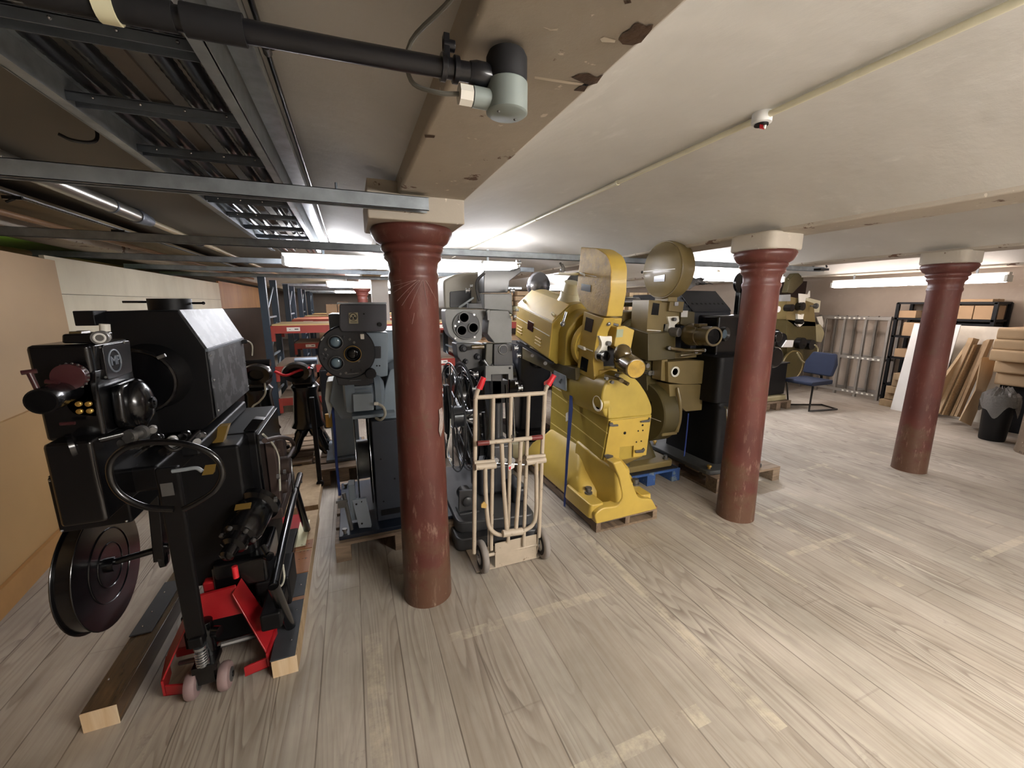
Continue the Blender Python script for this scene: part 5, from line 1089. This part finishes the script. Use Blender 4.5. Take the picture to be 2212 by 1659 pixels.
sb = PY([(1333, 706), (1350, 704), (1371, 713), (1363, 754), (1345, 757), (1327, 748)], 2.42, .13).build('shutter_box', YEL, t, bev=.006)
PY([(1333, 712), (1347, 711), (1345, 728), (1331, 729)], 2.416, .003).build('pale_sticker', mat('faded_green_sticker', '#9fa68a', .7), sb)
a = at_y(1374, 797, 2.13); d = at_y(1335, 772, 2.42)-a
m = M().lathe([(.06, 0), (.068, .006), (.07, .05), (.074, .12), (.07, .2), (.06, .24)], a, d, 36); mb = m.build('gearbox_drum', BRZ, t)
M().lathe([(.06, 0), (.06, .003)], a-d.normalized()*.003, d, 32).build('drum_face', YELW, mb)
m = M(); m.ball(at_y(1345, 765, 2.3), .075, 20, (.8, .9, .95)); m.tube([at_y(1305, 812, 2.35), at_y(1335, 818, 2.3), at_y(1357, 830, 2.22)], .014, 10); m.lathe([(.016, 0), (.016, .03)], at_y(1343, 822, 2.24), (.3, 1, 0), 14); m.build('gearbox_casting', BRZ, t)
for x, y in ((1308, 817), (1331, 810), (1320, 825)): M().lathe([(.012, 0), (.012, .02)], at_y(x, y, 2.3), (0, -1, 0), 12).build('linkage_bolt', STEEL, t)
m = M().tube([at_y(1325, 700, 2.42), at_y(1336, 703, 2.40)], .01, 10); m.ball(at_y(1314, 699, 2.42), .018, 14); m.build('ball_lever', CHROME, t)
m = M(); m.cyl(at_y(1313, 669, 2.40), at_y(1330, 673, 2.38), .013, n=14); m.cyl(at_y(1327, 619, 2.44), at_y(1328, 621, 2.40), .013, n=14); m.build('magazine_catch', CHROME, t)
# magazine
MO = [(1255.3, 534), (1290, 537), (1312, 552), (1320, 575), (1318.5, 629), (1310, 684), (1290, 679), (1270, 672), (1253, 652), (1246, 626), (1249, 595)]
mg = PX(MO, 1.625, .13, r=[.006, .04, .06, .04, 0, .01, .02, .06, .06, .03, .02]).build('film_magazine', YEL, t, bev=.008, smooth=60)
md = PX(MO, 1.615, .009, r=[.006, .04, .06, .04, 0, .01, .02, .06, .06, .03, .02]).build('magazine_door', YELW, mg, bev=.002)
PX([(1256, 612.5), (1276, 616), (1275, 631), (1255, 627)], 1.612, .003).build('door_window', mat('dark_blue_glass', '#27313f', .15, 0, .1, coat=.6), md)
PX([(1258, 591), (1288, 597), (1288, 598.3), (1258, 592.3)], 1.6125, .003).build('trim_line', IVORY, md); PX([(1252, 588), (1260, 590), (1261, 596), (1252, 592)], 1.60, .014).build('door_catch', IVORY, md, bev=.002)
m = M(); q = at_y(1232, 590, 2.8); m.box(q.x-.11, q.x+.08, 2.78, 2.86, q.z-.012, q.z+.002); m.build('white_bracket', IVORY, t, bev=.002)
m = M(); q = at_y(1218, 580, 2.8); m.tube([q+Vector((-.02, 0, .03)), q, q+Vector((.0, 0, -.02))], .012, 8); m.ball(q+Vector((-.03, 0, .035)), .01, 8); m.lathe([(.018, 0), (.018, .02)], q+Vector((-.01, -.01, -.01)), (0, 1, 0), 12); m.build('black_clamp', STEEL, t)
# lamphouse
def tilt(m, a=10.5): return m.rot(math.radians(a), 'X', (0, 2.91, 1.3))
O = fillet([(1.50, 1.15), (1.50, 1.455), (1.64, 1.585), (1.74, 1.61), (1.88, 1.58), (1.97, 1.50), (1.99, 1.2), (1.95, 1.09), (1.58, 1.09)], [.01, .01, .03, .05, .06, .05, .02, .03, .03])
lh = tilt(M().py(O, 2.95, 3.70)).build('lamphouse', YELD, t, bev=.008, smooth=60)
O2 = fillet([(1.585, 1.10), (1.56, 1.40), (1.66, 1.54), (1.74, 1.57), (1.88, 1.54), (1.94, 1.45), (1.95, 1.12)], [.02, .05, .05, .05, .06, .05, .03])
tilt(M().py(O2, 2.82, 2.96)).build('front_shell', YELD, lh, bev=.02, smooth=60)
dr = tilt(M().box(1.49, 1.502, 2.94, 3.68, 1.16, 1.45)).build('access_door', YEL, lh, bev=.004)
tilt(M()._hull([[(1.497, 2.945, 1.458), (1.497, 3.69, 1.458), (1.635, 3.69, 1.592), (1.635, 2.945, 1.592)], [(1.492, 2.945, 1.464), (1.492, 3.69, 1.464), (1.63, 3.69, 1.598), (1.63, 2.945, 1.598)]])).build('top_flap', YEL, lh, bev=.003)
tilt(M().box(1.486, 1.4905, 2.96, 3.67, 1.335, 1.341)).build('trim_line', IVORY, dr); tilt(M().box(1.485, 1.4905, 3.28, 3.40, 1.29, 1.37)).build('door_window', GLASSD, dr)
for y0 in (3.10, 3.52):
    for k in range(3): tilt(M().box(1.482, 1.4905, y0, y0+.12, 1.20+k*.028, 1.214+k*.028)).build('louvre', YEL, dr, bev=.002)
for y in (3.0, 3.6): tilt(M().lathe([(.012, 0), (.012, .02), (.006, .03)], (1.53, y, 1.50), (-1, 0, 1), 12)).build('flap_screw', CREAM, lh)
q = tilt(M().lathe([(.10, -.01), (.085, .03), (.083, .08), (.075, .085), (.072, .12), (.07, .16), (.062, .165)], (1.72, 3.12, 1.59), (0, -.18, 1), 32)).build('chimney', CREAM, t)
tilt(M().cyl((1.80, 3.08, 1.66), (1.84, 3.08, 1.66), .02, n=14)).build('damper_knob', BLK, q)
m = M(); c = at_y(1216, 700, 2.80); m.ball(c, .022, 16); m.tube([c, at_y(1224, 674, 2.8)], .011, 10); m.build('ball_handle', CHROME, t)
c = Vector((1.76, 2.70, 1.285)); m = M().lathe([(.175, .06), (.19, .045), (.19, .02), (.18, 0), (.172, 0)], c, (0, 1, .15), 44); m.build('light_flange', YEL, t); M().ring(c+Vector((0, -.002, 0)), (0, 1, .15), .165, .003, m=6).build('flange_groove', YELD, t)
m = PX([(1128, 750), (1190, 782), (1243, 795), (1243, 822), (1215, 815), (1128, 775)], 1.58, .36).build('support_table', OLVD, t, bev=.006)
m = PX([(1115, 735), (1192, 782), (1192, 787), (1115, 741)], 1.52, .02); m.build('black_rail', BLKM, t)
m = M(); [m.cyl(at_x(x, y, 1.55), at_x(x, y, 1.50), .016, n=12) for x, y in ((1150, 768), (1178, 785))]; m.build('rail_screw', CHROME, t)
pl2 = PX([(1196, 800), (1222, 812), (1222, 845), (1194, 832)], 1.575, .012, r=.01).build('switch_plate', GALV, t, bev=.002); PX([(1207, 825), (1212, 818), (1214, 820), (1210, 829)], 1.57, .006).build('toggle', CHROME, pl2)
PX([(1225, 825), (1285, 838), (1285, 880), (1195, 833)], 1.70, .30).build('neck', YELD, t, bev=.01)
# strap
m = M(); L_ = [((1237, 803), 1.615, .016), ((1233, 838), 1.61, .016), ((1233, 880), 1.59, .03), ((1225, 985), 1.505, .02), ((1219, 1095), 1.495, .014)]
lo = []; hi = []
for (x, y), s_, w in L_:
    q = at_x(x, y, s_); lo.append([tuple(q+Vector((0, -w, 0))), tuple(q+Vector((0, w, 0))), tuple(q+Vector((.002, w, 0))), tuple(q+Vector((.002, -w, 0)))])
m._hull(lo); tag(m.build('cargo_strap', STRAP), 'blue cargo strap running down the left side of the yellow projector', 'strap')
# ================================================================== OLIVE PROJECTOR
t = pallet(2.08, 2.73, 2.70, 3.6, 'wooden_pallet', 'blue-stained wooden pallet under the olive projector', BLUEP, H=.12, n=5)
t = thing('film_projector', (2.55, 3.0, .12), 'olive brown cinema projector with round film magazine, right behind the yellow one', 'film projector', 'cinema projectors')
M().box(2.10, 2.71, 2.71, 3.5, .1205, .128).build('rubber_mat', RUB, t)
m = M(); m.pz(fillet([(2.14, 2.74), (2.69, 2.74), (2.69, 3.5), (2.14, 3.5)], .05), .129, .19); m.build('base_plate', OLV, t, bev=.014)
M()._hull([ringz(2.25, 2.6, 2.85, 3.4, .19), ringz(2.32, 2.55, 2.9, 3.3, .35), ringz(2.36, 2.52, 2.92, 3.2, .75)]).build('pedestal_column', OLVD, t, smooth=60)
for x, y in ((2.2, 2.79), (2.63, 2.79), (2.63, 3.4)): M().lathe([(.025, 0), (.025, .012), (.018, .014), (.018, .035)], (x, y, .19), (0, 0, 1), 12).build('anchor_bolt', STEEL, t)
# lower spool box
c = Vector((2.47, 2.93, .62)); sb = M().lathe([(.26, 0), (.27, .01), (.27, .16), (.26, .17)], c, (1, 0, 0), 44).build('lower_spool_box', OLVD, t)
m = M(); m.box(2.49, 2.66, 2.70, 2.82, .45, .72); m.tube(smooth_path([(2.64, 2.72, .88), (2.645, 2.68, .74), (2.645, 2.67, .6), (2.64, 2.69, .48)], 5), .018, 10); m.build('spool_box_front', OLV, t, bev=.012)
m = M(); m.box(2.463, 2.467, 2.84, 2.92, .66, .74); m.build('spool_window', GLASSD, sb); M().box(2.463, 2.467, 2.7, 3.1, .59, .594).build('trim_line', IVORY, sb)
# sound head
PY([(1443, 782), (1485, 778), (1522, 779), (1532, 790), (1532, 800), (1526, 808), (1525, 829), (1480, 831), (1444, 826)], 2.72, .35, r=.01).build('sound_head', OLV, t, bev=.012)
PY([(1445, 830), (1519, 831), (1516, 886), (1482, 889), (1447, 860)], 2.73, .3, r=.008).build('sound_head_lower', OLV, t, bev=.008)
c = at_y(1458, 803, 2.71); M().lathe([(.044, .01), (.046, -.008), (.038, -.012), (.03, -.004), (.03, .006)], c, (0, 1, 0), 32, caps=False).build('white_port_ring', IVORY, t); M().lathe([(.001, -.002), (.034, -.002)], c, (0, 1, 0), 24).build('port_glass', GLASSD, t)
PY([(1430, 778), (1443, 776), (1441, 825), (1428, 822)], 2.76, .12).build('side_box', OLV, t, bev=.006)
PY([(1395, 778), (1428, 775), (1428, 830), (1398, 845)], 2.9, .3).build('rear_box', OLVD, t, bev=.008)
m = M(); [m.lathe([(.022, 0), (.022, .06)], at_y(x, y, 2.85), (0, 1, 0), 16) for x, y in ((1400, 790), (1412, 806), (1405, 806))]; m.build('sprocket', CHROME, t)
# head
H = PY([(1402, 648), (1478, 652), (1470, 700), (1434, 700), (1430, 760), (1440, 775), (1392, 772), (1398, 700)], 2.86, .22, r=.004).build('head_casting', OLV, t, bev=.008)
PY([(1434, 676), (1472, 676), (1470, 775), (1430, 775)], 2.98, .05).build('recess_back', BLKM, t)
PY([(1411, 654), (1425, 656), (1422, 681), (1407, 680)], 2.856, .005).build('upper_window', GLASSD, H); PY([(1401, 731), (1418, 733), (1416, 758), (1399, 755)], 2.856, .005).build('lower_window', GLASSD, H)
PY([(1398, 712), (1428, 714), (1428, 715.5), (1398, 713.5)], 2.856, .003).build('trim_line', IVORY, H)
PY([(1450, 762), (1505, 758), (1505, 772), (1450, 776)], 2.8, .15).build('lens_rail', OLV, t, bev=.005)
PY([(1442, 684), (1466, 683), (1468, 694), (1458, 702), (1460, 730), (1448, 733), (1441, 722), (1446, 700)], 2.84, .05, r=.008).build('white_lens_mount', IVORY, t, bev=.005)
a = at_y(1468, 718, 2.74); M().lathe([(.035, 0), (.04, .004), (.04, .08), (.03, .085)], a, (-.3, 1, 0), 26).build('lens_barrel', STEEL, t)
M().lathe([(.016, 0), (.016, .03)], at_y(1459, 690, 2.8), (0, 1, 0), 14).build('adjuster_knob', STEEL, t)
sx = PY([(1472, 672), (1488, 672), (1501, 674), (1500, 704), (1478, 704), (1470, 700)], 2.84, .14).build('shutter_box', OLVD, t, bev=.005); PY([(1472, 671), (1486, 671), (1485, 685), (1471, 685)], 2.836, .003).build('white_sticker', WHITE, sx)
PY([(1448, 650), (1478, 652), (1475, 675), (1445, 672)], 2.83, .04).build('front_block', OLV, t, bev=.004); M().box(at_y(1457, 656, 2.82).x, at_y(1465, 656, 2.82).x, 2.815, 2.83, at_y(1457, 661, 2.82).z, at_y(1457, 652, 2.82).z).build('catch', CHROME, t, bev=.002)
a = at_y(1543, 727, 2.5); d = at_y(1488, 722, 2.82)-a
m = M().lathe([(.078, .0), (.082, .004), (.083, .15), (.089, .155), (.09, .25), (.098, .26), (.098, .30), (.06, .33)], a, d, 36, caps=False); gb = m.build('anamorphic_barrel', BRZ, t)
M().lathe([(.064, .004), (.064, -.001), (.078, -.001), (.082, .004)], a, d, 36, caps=False).build('barrel_rim', OLV, gb); M().lathe([(.001, .01), (.067, .01)], a, d, 30).build('front_glass', GLASSD, gb)
q = a+d*.55+Vector((0, 0, .075)); m = M(); m.box(q.x-.05, q.x+.05, q.y-.03, q.y+.03, q.z, q.z+.025); m.build('barrel_clamp', BRZ, gb, bev=.006)
m = M(); m.tube([at_y(1447, 752, 2.75), at_y(1480, 757, 2.72), at_y(1522, 757, 2.62)], .016, 10); m.tube([at_y(1470, 768, 2.74), at_y(1515, 762, 2.66)], .014, 10); m.build('focus_linkage', BRZ, t)
for x, y in ((1447, 752), (1522, 757), (1505, 760)): M().lathe([(.016, 0), (.016, .03)], at_y(x, y, 2.66 if x > 1450 else 2.74), (.3, 1, 0), 14).build('focus_knob', STEEL, t)
# magazine
c = Vector((2.5, 2.86, 1.885)); mg = M().lathe([(.235, 0), (.24, .006), (.24, .125), (.235, .13)], c, (1, 0, 0), 56).build('film_magazine', OLV, t)
dr = M().lathe([(.225, 0), (.228, .002), (.228, .01)], c-Vector((.008, 0, 0)), (1, 0, 0), 56).build('magazine_door', OLV, mg)
PX([(1413, 597), (1436, 593), (1435, 608), (1412, 609)], 2.488, .004).build('door_window', GLASSD, dr); PX([(1390, 586), (1458, 580), (1458, 581.5), (1390, 587.5)], 2.488, .004).build('trim_line', IVORY, dr)
M().ball(at_x(1387, 588, 2.49), .012, 12).build('door_knob', BLK, dr)
M().box(2.52, 2.62, 2.78, 2.95, 1.62, 1.68).build('magazine_neck', OLV, t, bev=.008)
m = M(); m.lathe([(.015, 0), (.015, .04)], at_y(1483, 556, 2.7), (1, 0, 0), 12); m.build('door_hinge', BLK, mg)
# lamphouse
O = fillet([(2.2, 1.05), (2.2, 1.42), (2.30, 1.52), (2.58, 1.54), (2.70, 1.45), (2.70, 1.05)], .05)
M().py(O, 3.2, 3.95).build('lamphouse', OLV, t, bev=.01, smooth=60)
m = M().lathe([(.17, 0), (.19, .02), (.19, .06)], (2.46, 3.08, 1.28), (0, 1, 0), 40); m.build('light_flange', OLVD, t)
m = M(); m.lathe([(.085, 0), (.085, .1), (.1, .11), (.1, .2)], (2.36, 3.45, 1.53), (0, 0, 1), 28); m.build('chimney', BLK, t)
M().cyl((2.40, 3.3, 1.62), (2.62, 3.3, 1.62), .045, n=22).build('chrome_duct', CHROME, t)
PX([(1340, 700), (1400, 720), (1400, 780), (1340, 760)], 2.35, .3).build('support_table', OLVD, t, bev=.006)

# ================================================================== BLACK PROJECTOR BEHIND THE SECOND COLUMN
pallet(2.82, 3.60, 2.37, 3.55, 'wooden_pallet', 'brown wooden pallet under the black projector, its corner showing right of the second column', WPAL, H=.13, n=6)
t = thing('film_projector', (3.3, 2.9, .13), 'black cinema projector with perforated lamphouse, half hidden by the second red column', 'film projector', 'cinema projectors')
m = M(); m.pz(fillet([(2.80, 2.45), (3.42, 2.40), (3.42, 3.5), (2.80, 3.5)], .05), .131, .17); m.build('base_plate', mat('dusty_black_base', '#4b4c4b', .5, .2, .2), t, bev=.01)
M()._hull([ringz(2.98, 3.36, 2.55, 3.2, .17), ringz(3.02, 3.34, 2.6, 3.2, .75)]).build('pedestal', BLKM, t, smooth=60)
M()._hull([ringz(2.92, 3.42, 2.55, 3.3, .74), ringz(2.92, 3.42, 2.55, 3.3, 1.15)]).build('cabinet', BLKM, t, bev=.01)
for x, y in ((3.10, 2.45), (2.86, 2.5), (2.86, 3.2)): M().lathe([(.012, 0), (.012, .02), (.022, .022), (.018, .035)], (x, y, .17), (0, 0, 1), 12).build('base_bolt', BRASS, t)
lh = M(); lh.px([(2.95, 1.15), (2.95, 1.52), (3.15, 1.70), (3.85, 1.70), (3.85, 1.15)], 2.98, 3.46); lh = lh.build('lamphouse', DKG, t, bev=.008)
M()._hull([[(2.975, 2.95, 1.53), (3.46, 2.95, 1.53), (3.46, 2.97, 1.56), (2.975, 2.97, 1.56)], [(2.975, 3.14, 1.70), (3.46, 3.14, 1.70), (3.46, 3.16, 1.73), (2.975, 3.16, 1.73)]]).build('perforated_rim', DKG, lh)
for k in range(5):
    f = k/4; M().lathe([(.014, 0), (.014, .004)], (2.972, 2.98+.17*f, 1.545+.15*f), (-1, 0, 0), 12).build('vent_hole', BLKM, lh)
for k in range(8): M().lathe([(.014, 0), (.014, .004)], (3.03+.055*k, 2.99+.03, 1.60), (0, -.7, .7), 12).build('vent_hole', BLKM, lh)
m = M(); m.box(3.05, 3.5, 2.72, 3.0, 1.12, 1.5); m.build('head_casting', BLK, t, bev=.02)
c = at_y(1569, 722, 2.6); M().lathe([(.03, .02), (.06, 0), (.065, .03), (.05, .1)], c, (-.2, 1, 0), 30, caps=False).build('lens_hood', BLK, t); M().lathe([(.001, .015), (.045, .015)], c, (-.2, 1, 0), 24).build('lens_glass', LENS, t)
m = M(); m.box(3.42, 3.56, 2.6, 2.7, 1.3, 1.5); m.lathe([(.05, 0), (.05, .1)], (3.72, 2.62, 1.30), (0, 1, 0), 24); m.lathe([(.09, 0), (.1, .02), (.1, .1)], (3.75, 2.64, 1.1), (0, 1, 0), 28); m.box(3.55, 3.72, 2.65, 2.9, .9, 1.25); m.build('right_mechanism', BLK, t, bev=.01)
m = M(); m.lathe([(.1, 0), (.1, .03)], (3.52, 2.9, 1.8), (0, 1, 0), 32); m.box(3.49, 3.55, 2.9, 2.95, 1.5, 1.8); m.build('upper_spool_arm', BLK, t, bev=.004)
m = M(); m.tube([(3.02, 2.52, .70), (3.03, 2.50, .52)], .008, 8); m.box(3.01, 3.05, 2.50, 2.54, .70, .72); m.build('t_handle', CHROME, t)
# polythene sheet
m = M(); n = 14; R = []
for i in range(n+1):
    f = i/n; R.append([(3.12+.26*f+.03*math.sin(j*1.7+i), 3.16+.03*j+.012*math.sin(i*2.1+j), 1.735+.115*math.sin(min(1, f*1.25)*PI*.8)+.012*math.sin(i*3+j*2)) for j in range(9)])
R2 = [[(p[0], p[1], 1.733) for p in r] for r in R]
for A in (R,): m._hull(A, False, False)
s_ = m.build('polythene_sheet', BAG, smooth=180); sm = s_.modifiers.new('thickness', 'SOLIDIFY'); sm.thickness = .003
tag(s_, 'crumpled clear polythene sheet on top of the perforated black lamphouse', 'plastic sheet')
m = M(); m.tube([at_y(1487, 893, 2.62), at_y(1484, 930, 2.6), at_y(1478, 985, 2.45)], .006, 6); tag(m.build('cargo_strap', STRAP), 'blue cargo strap in front of the black pedestal below the olive sound head', 'strap')

# ================================================================== FAR OLIVE PROJECTOR AND THINGS BESIDE IT
pallet(5.75, 6.30, 4.12, 4.95, 'wooden_pallet', 'pale wooden pallet carrying the black box, beyond the second column', WPAL, H=.13, n=6)
t = thing('equipment_crate', (6.0, 4.5, .13), 'large black box with metal offcuts in its open top, on the pale pallet', 'crate')
m = M(); m.box(5.70, 6.26, 4.22, 4.85, .22, .70); m.build('crate_body', BLKM, t, bev=.01); m = M(); m.box(5.68, 6.28, 4.2, 4.87, .70, .72); m.build('crate_rim', BLK, t, bev=.004)
m = M(); m.pz(fillet([(5.76, 4.16), (6.28, 4.16), (6.28, 4.9), (5.76, 4.9)], .08), .131, .21); m.build('cream_base', mat('dusty_cream_casting', '#a39a78', .5, 0, .1), t, bev=.02)
m = M(); m.lathe([(.06, 0), (.06, .03)], (5.95, 4.3, .74), (.4, .6, 1), 24); m.box(5.85, 6.2, 4.3, 4.6, .721, .76); m.tube([(5.8, 4.3, .76), (6.25, 4.5, .74)], .015, 8); m.build('metal_parts', GALVD, t)
t = thing('film_projector', (6.95, 5.2, 0), 'distant olive and black cinema projector between the second column and the bare racking', 'film projector', 'cinema projectors')
m = M(); m.pz(fillet([(6.5, 4.9), (7.2, 4.9), (7.2, 5.5), (6.5, 5.5)], .06), 0, .1); m.build('base_plate', OLVD, t, bev=.01); M().box(6.6, 7.1, 4.95, 5.4, .1, .75).build('pedestal', OLVD, t, bev=.02)
T9 = 4.85
PY([(1700, 690), (1762, 695), (1765, 760), (1740, 800), (1700, 790)], T9, .3, r=.01).build('sound_head', OLVD, t, bev=.01)
PY([(1700, 640), (1730, 645), (1758, 655), (1762, 705), (1718, 705), (1698, 690)], T9, .25, r=.01).build('head_casting', OLV, t, bev=.008)
PY([(1700, 632), (1708, 602), (1718, 590), (1736, 590), (1735, 610), (1712, 634)], T9+.05, .1, r=.02).build('film_magazine', OLVD, t, bev=.006)
PY([(1686, 637), (1708, 636), (1708, 651), (1686, 651)], T9-.1, .03).build('grey_box', GRY, t, bev=.003)
PY([(1727, 634), (1746, 636), (1750, 628), (1750, 642), (1741, 644), (1739, 657), (1727, 656)], T9-.05, .02).build('white_bracket', IVORY, t, bev=.002)
m = M(); m.lathe([(.05, 0), (.045, .02)], at_y(1763, 661, T9-.12), (-1, .1, 0), 24); m.cyl(at_y(1750, 661, T9-.1), at_y(1763, 661, T9-.12), .01); m.build('round_knob', STEEL, t)
PY([(1742, 642), (1773, 650), (1770, 675), (1742, 675)], T9+.2, .1).build('cream_lamp_panel', CREAM, t, bev=.004)
PY([(1723, 678), (1733, 681), (1737, 678), (1735, 688), (1737, 698), (1728, 706), (1721, 700), (1724, 690)], T9-.04, .04, r=.004).build('white_lens_mount', IVORY, t, bev=.004)
m = M(); m.lathe([(.045, 0), (.045, .1)], at_y(1733, 695, T9-.12), (0, 1, 0), 20); m.build('lens_barrel', BLK, t)
for x, y, r, mm in ((1735, 662, .07, BLK), (1712, 665, .06, BLK), (1755, 745, .09, BLK), (1735, 742, .1, BLK), (1690, 735, .12, BLKM), (1678, 722, .08, BLKM)): M().lathe([(r, 0), (r*1.03, .02), (r, .12), (r*.5, .13)], at_y(x, y, T9-.1), (0, 1, 0), 24).build('black_drum', mm, t)
PY([(1764, 685), (1776, 683), (1782, 712), (1770, 700)], T9+.1, .02).build('white_frame', IVORY, t)
PY([(1762, 705), (1773, 700), (1782, 720), (1775, 740), (1762, 738)], T9, .12, r=.03).build('cream_arm', mat('dusty_cream_casting', '#a39a78'), t, bev=.01)
m = M().lathe([(.27, 0), (.27, .03)], at_y(1712, 790, T9-.06), (0, 1, 0), 44); m.build('lower_spool_box', OLVD, t); M().ring(at_y(1712, 790, T9-.06), (0, 1, 0), .262, .012, m=6).build('spool_rim', OLV, t)
M().tube(smooth_path([at_y(1722, 762, T9-.2), at_y(1733, 780, T9-.2), at_y(1748, 784, T9-.2), at_y(1762, 775, T9-.2), at_y(1767, 755, T9-.2), at_y(1760, 745, T9-.2)], 5), .012, 8).build('pale_hose', mat('dusty_cream_casting', '#a39a78'), t)
PY([(1700, 735), (1715, 735), (1712, 750), (1690, 750)], T9-.12, .02).build('paper_label', WHITE, t)
m = M(); m.lathe([(.05, 0), (.05, .05)], at_y(1682, 668, T9-.1), (0, 1, 0), 20); m.build('white_ring', WHITE, t)
# chair
t = thing('office_chair', (6.7, 4.0, 0), 'navy blue office chair with cantilever tube base, facing the far projector', 'chair')
m = M(); O = fillet([(6.30, .40), (6.78, .40), (6.78, .47), (6.30, .46)], .03); m.py(O, 3.85, 4.28); m.build('seat', NAVYF, t, bev=.02)
m = M(); m._hull([[(6.68, 3.84, .52), (6.74, 3.83, .52), (6.78, 4.28, .52), (6.72, 4.29, .52)], [(6.72, 3.83, .70), (6.80, 3.82, .70), (6.84, 4.29, .70), (6.76, 4.3, .70)], [(6.80, 3.88, .86), (6.85, 3.88, .86), (6.88, 4.24, .86), (6.83, 4.24, .86)]]); m.build('backrest', NAVYF, t, bev=.035, smooth=60)
m = M(); m.tube(smooth_path([(6.76, 4.06, .54), (6.84, 4.06, .48), (6.80, 4.06, .40), (6.6, 4.06, .39)], 5), .018, 8); m.build('back_support', BLKM, t)
m = M(); 
m.tube([(6.34, 3.86, .40), (6.33, 3.86, .02), (6.85, 3.78, .018), (6.93, 4.05, .018), (6.45, 4.26, .018), (6.35, 4.26, .40)], .014, 8); m.build('cantilever_base', BLK, t)
tag(M().lathe([(.045, 0), (.045, .26), (.03, .30)], (6.47, 4.6, 0), (0, 0, 1), 20).build('orange_bottle', ORNG), 'orange-yellow container on the floor behind the office chair', 'container')

# ================================================================== DARK MACHINERY, PARTLY ADDED TO FILL DARK GAPS, IN THE SECOND ROW, BEHIND THE GREY AND YELLOW PROJECTORS
def drum_machine(cx, cy, label, m1, h=1.0, w=.5):
    t = thing('projector_pedestal', (cx, cy, 0), label, 'machine', 'dark machines in the second row')
    m = M(); m.box(cx-w/2, cx+w/2, cy-.3, cy+.35, 0, .14); m.build('base', BLKM, t, bev=.02)
    M()._hull([ringz(cx-w*.36, cx+w*.36, cy-.2, cy+.3, .14), ringz(cx-w*.3, cx+w*.3, cy-.2, cy+.3, h*.6), ringz(cx-w*.42, cx+w*.42, cy-.25, cy+.35, h*.65), ringz(cx-w*.42, cx+w*.42, cy-.25, cy+.35, h)]).build('body', m1, t, smooth=50)
    M().lathe([(.24, 0), (.25, .01), (.25, .1), (.24, .11)], (cx-w*.42-.12, cy, h*.62), (1, 0, 0), 36).build('spool_box', BLK, t)
    M().lathe([(.07, 0), (.09, .02), (.09, .14), (.05, .18)], (cx, cy-.36, h*.85), (0, 1, 0), 24).build('drum', BLK, t)
    return t
drum_machine(1.25, 4.05, 'black machine body added to fill the darkness between the grey projector and the hand truck grips', BLKM, 1.05, .5)  # added: black body fills a gap where only darkness shows
drum_machine(1.95, 4.45, 'dark machine body behind the yellow lamphouse support', DKG, 1.15, .5)
drum_machine(.62, 4.3, 'black machine body added for the darkness behind the large open spool of the grey projector', BLKM, 1.1, .45)  # added: dark body in place of the darkness behind the spool
drum_machine(3.1, 4.6, 'dark machine body behind the olive and black projectors', BLKM, 1.3, .6)
drum_machine(4.1, 4.3, 'dark machine body right behind the second column', BLKM, 1.35, .6)
t = thing('arc_lamp', (2.05, 3.95, 1.2), 'polished round black and chrome lamp seen between the yellow and olive magazines', 'lamp')
M().lathe([(.17, 0), (.18, .02), (.18, .12), (.1, .2), (.06, .22)], (2.45, 4.1, 1.78), (.5, 1, 0), 36).build('drum', BLK, t); M().cyl((2.5, 4.0, 1.66), (2.9, 3.9, 1.66), .05, n=24).build('chrome_tube', CHROME, t); M().cyl((2.45, 4.15, 1.15), (2.45, 4.15, 1.7), .04).build('post', DKG, t); M().box(2.25, 2.7, 4.0, 4.4, 0, 1.15).build('cabinet', DKG, t, bev=.02)
t = thing('spun_steel_disc', (1.45, 4.2, 1.7), 'polished steel disc standing above the yellow lamphouse at its left', 'disc')
M().lathe([(.001, -.05), (.08, -.045), (.14, -.02), (.15, 0), (.15, .02), (.11, .09), (.001, .1)], at_y(1165, 617, 4.2), (-.25, 1, .0), 40).build('dish', mat('spun_steel', '#8c8d94', .22, .85, .05), t)
c = at_y(1165, 617, 4.2); M().box(c.x+.02, c.x+.10, 4.22, 4.3, 1.13, c.z).build('post', DKG, t)
pallet(1.25, 1.62, 3.4, 3.72, 'wooden_pallet', 'small wooden pallet glimpsed between the hand truck tubes', WPAL, n=3)
tag(M().lathe([(.10, 0), (.12, .03), (.12, .10), (.10, .14), (.04, .16)], (1.42, 3.55, .131), (0, 0, 1), 20).build('cream_casting', mat('dusty_cream_casting', '#a39a78')), 'cream round casting on the small pallet behind the hand truck', 'casting')
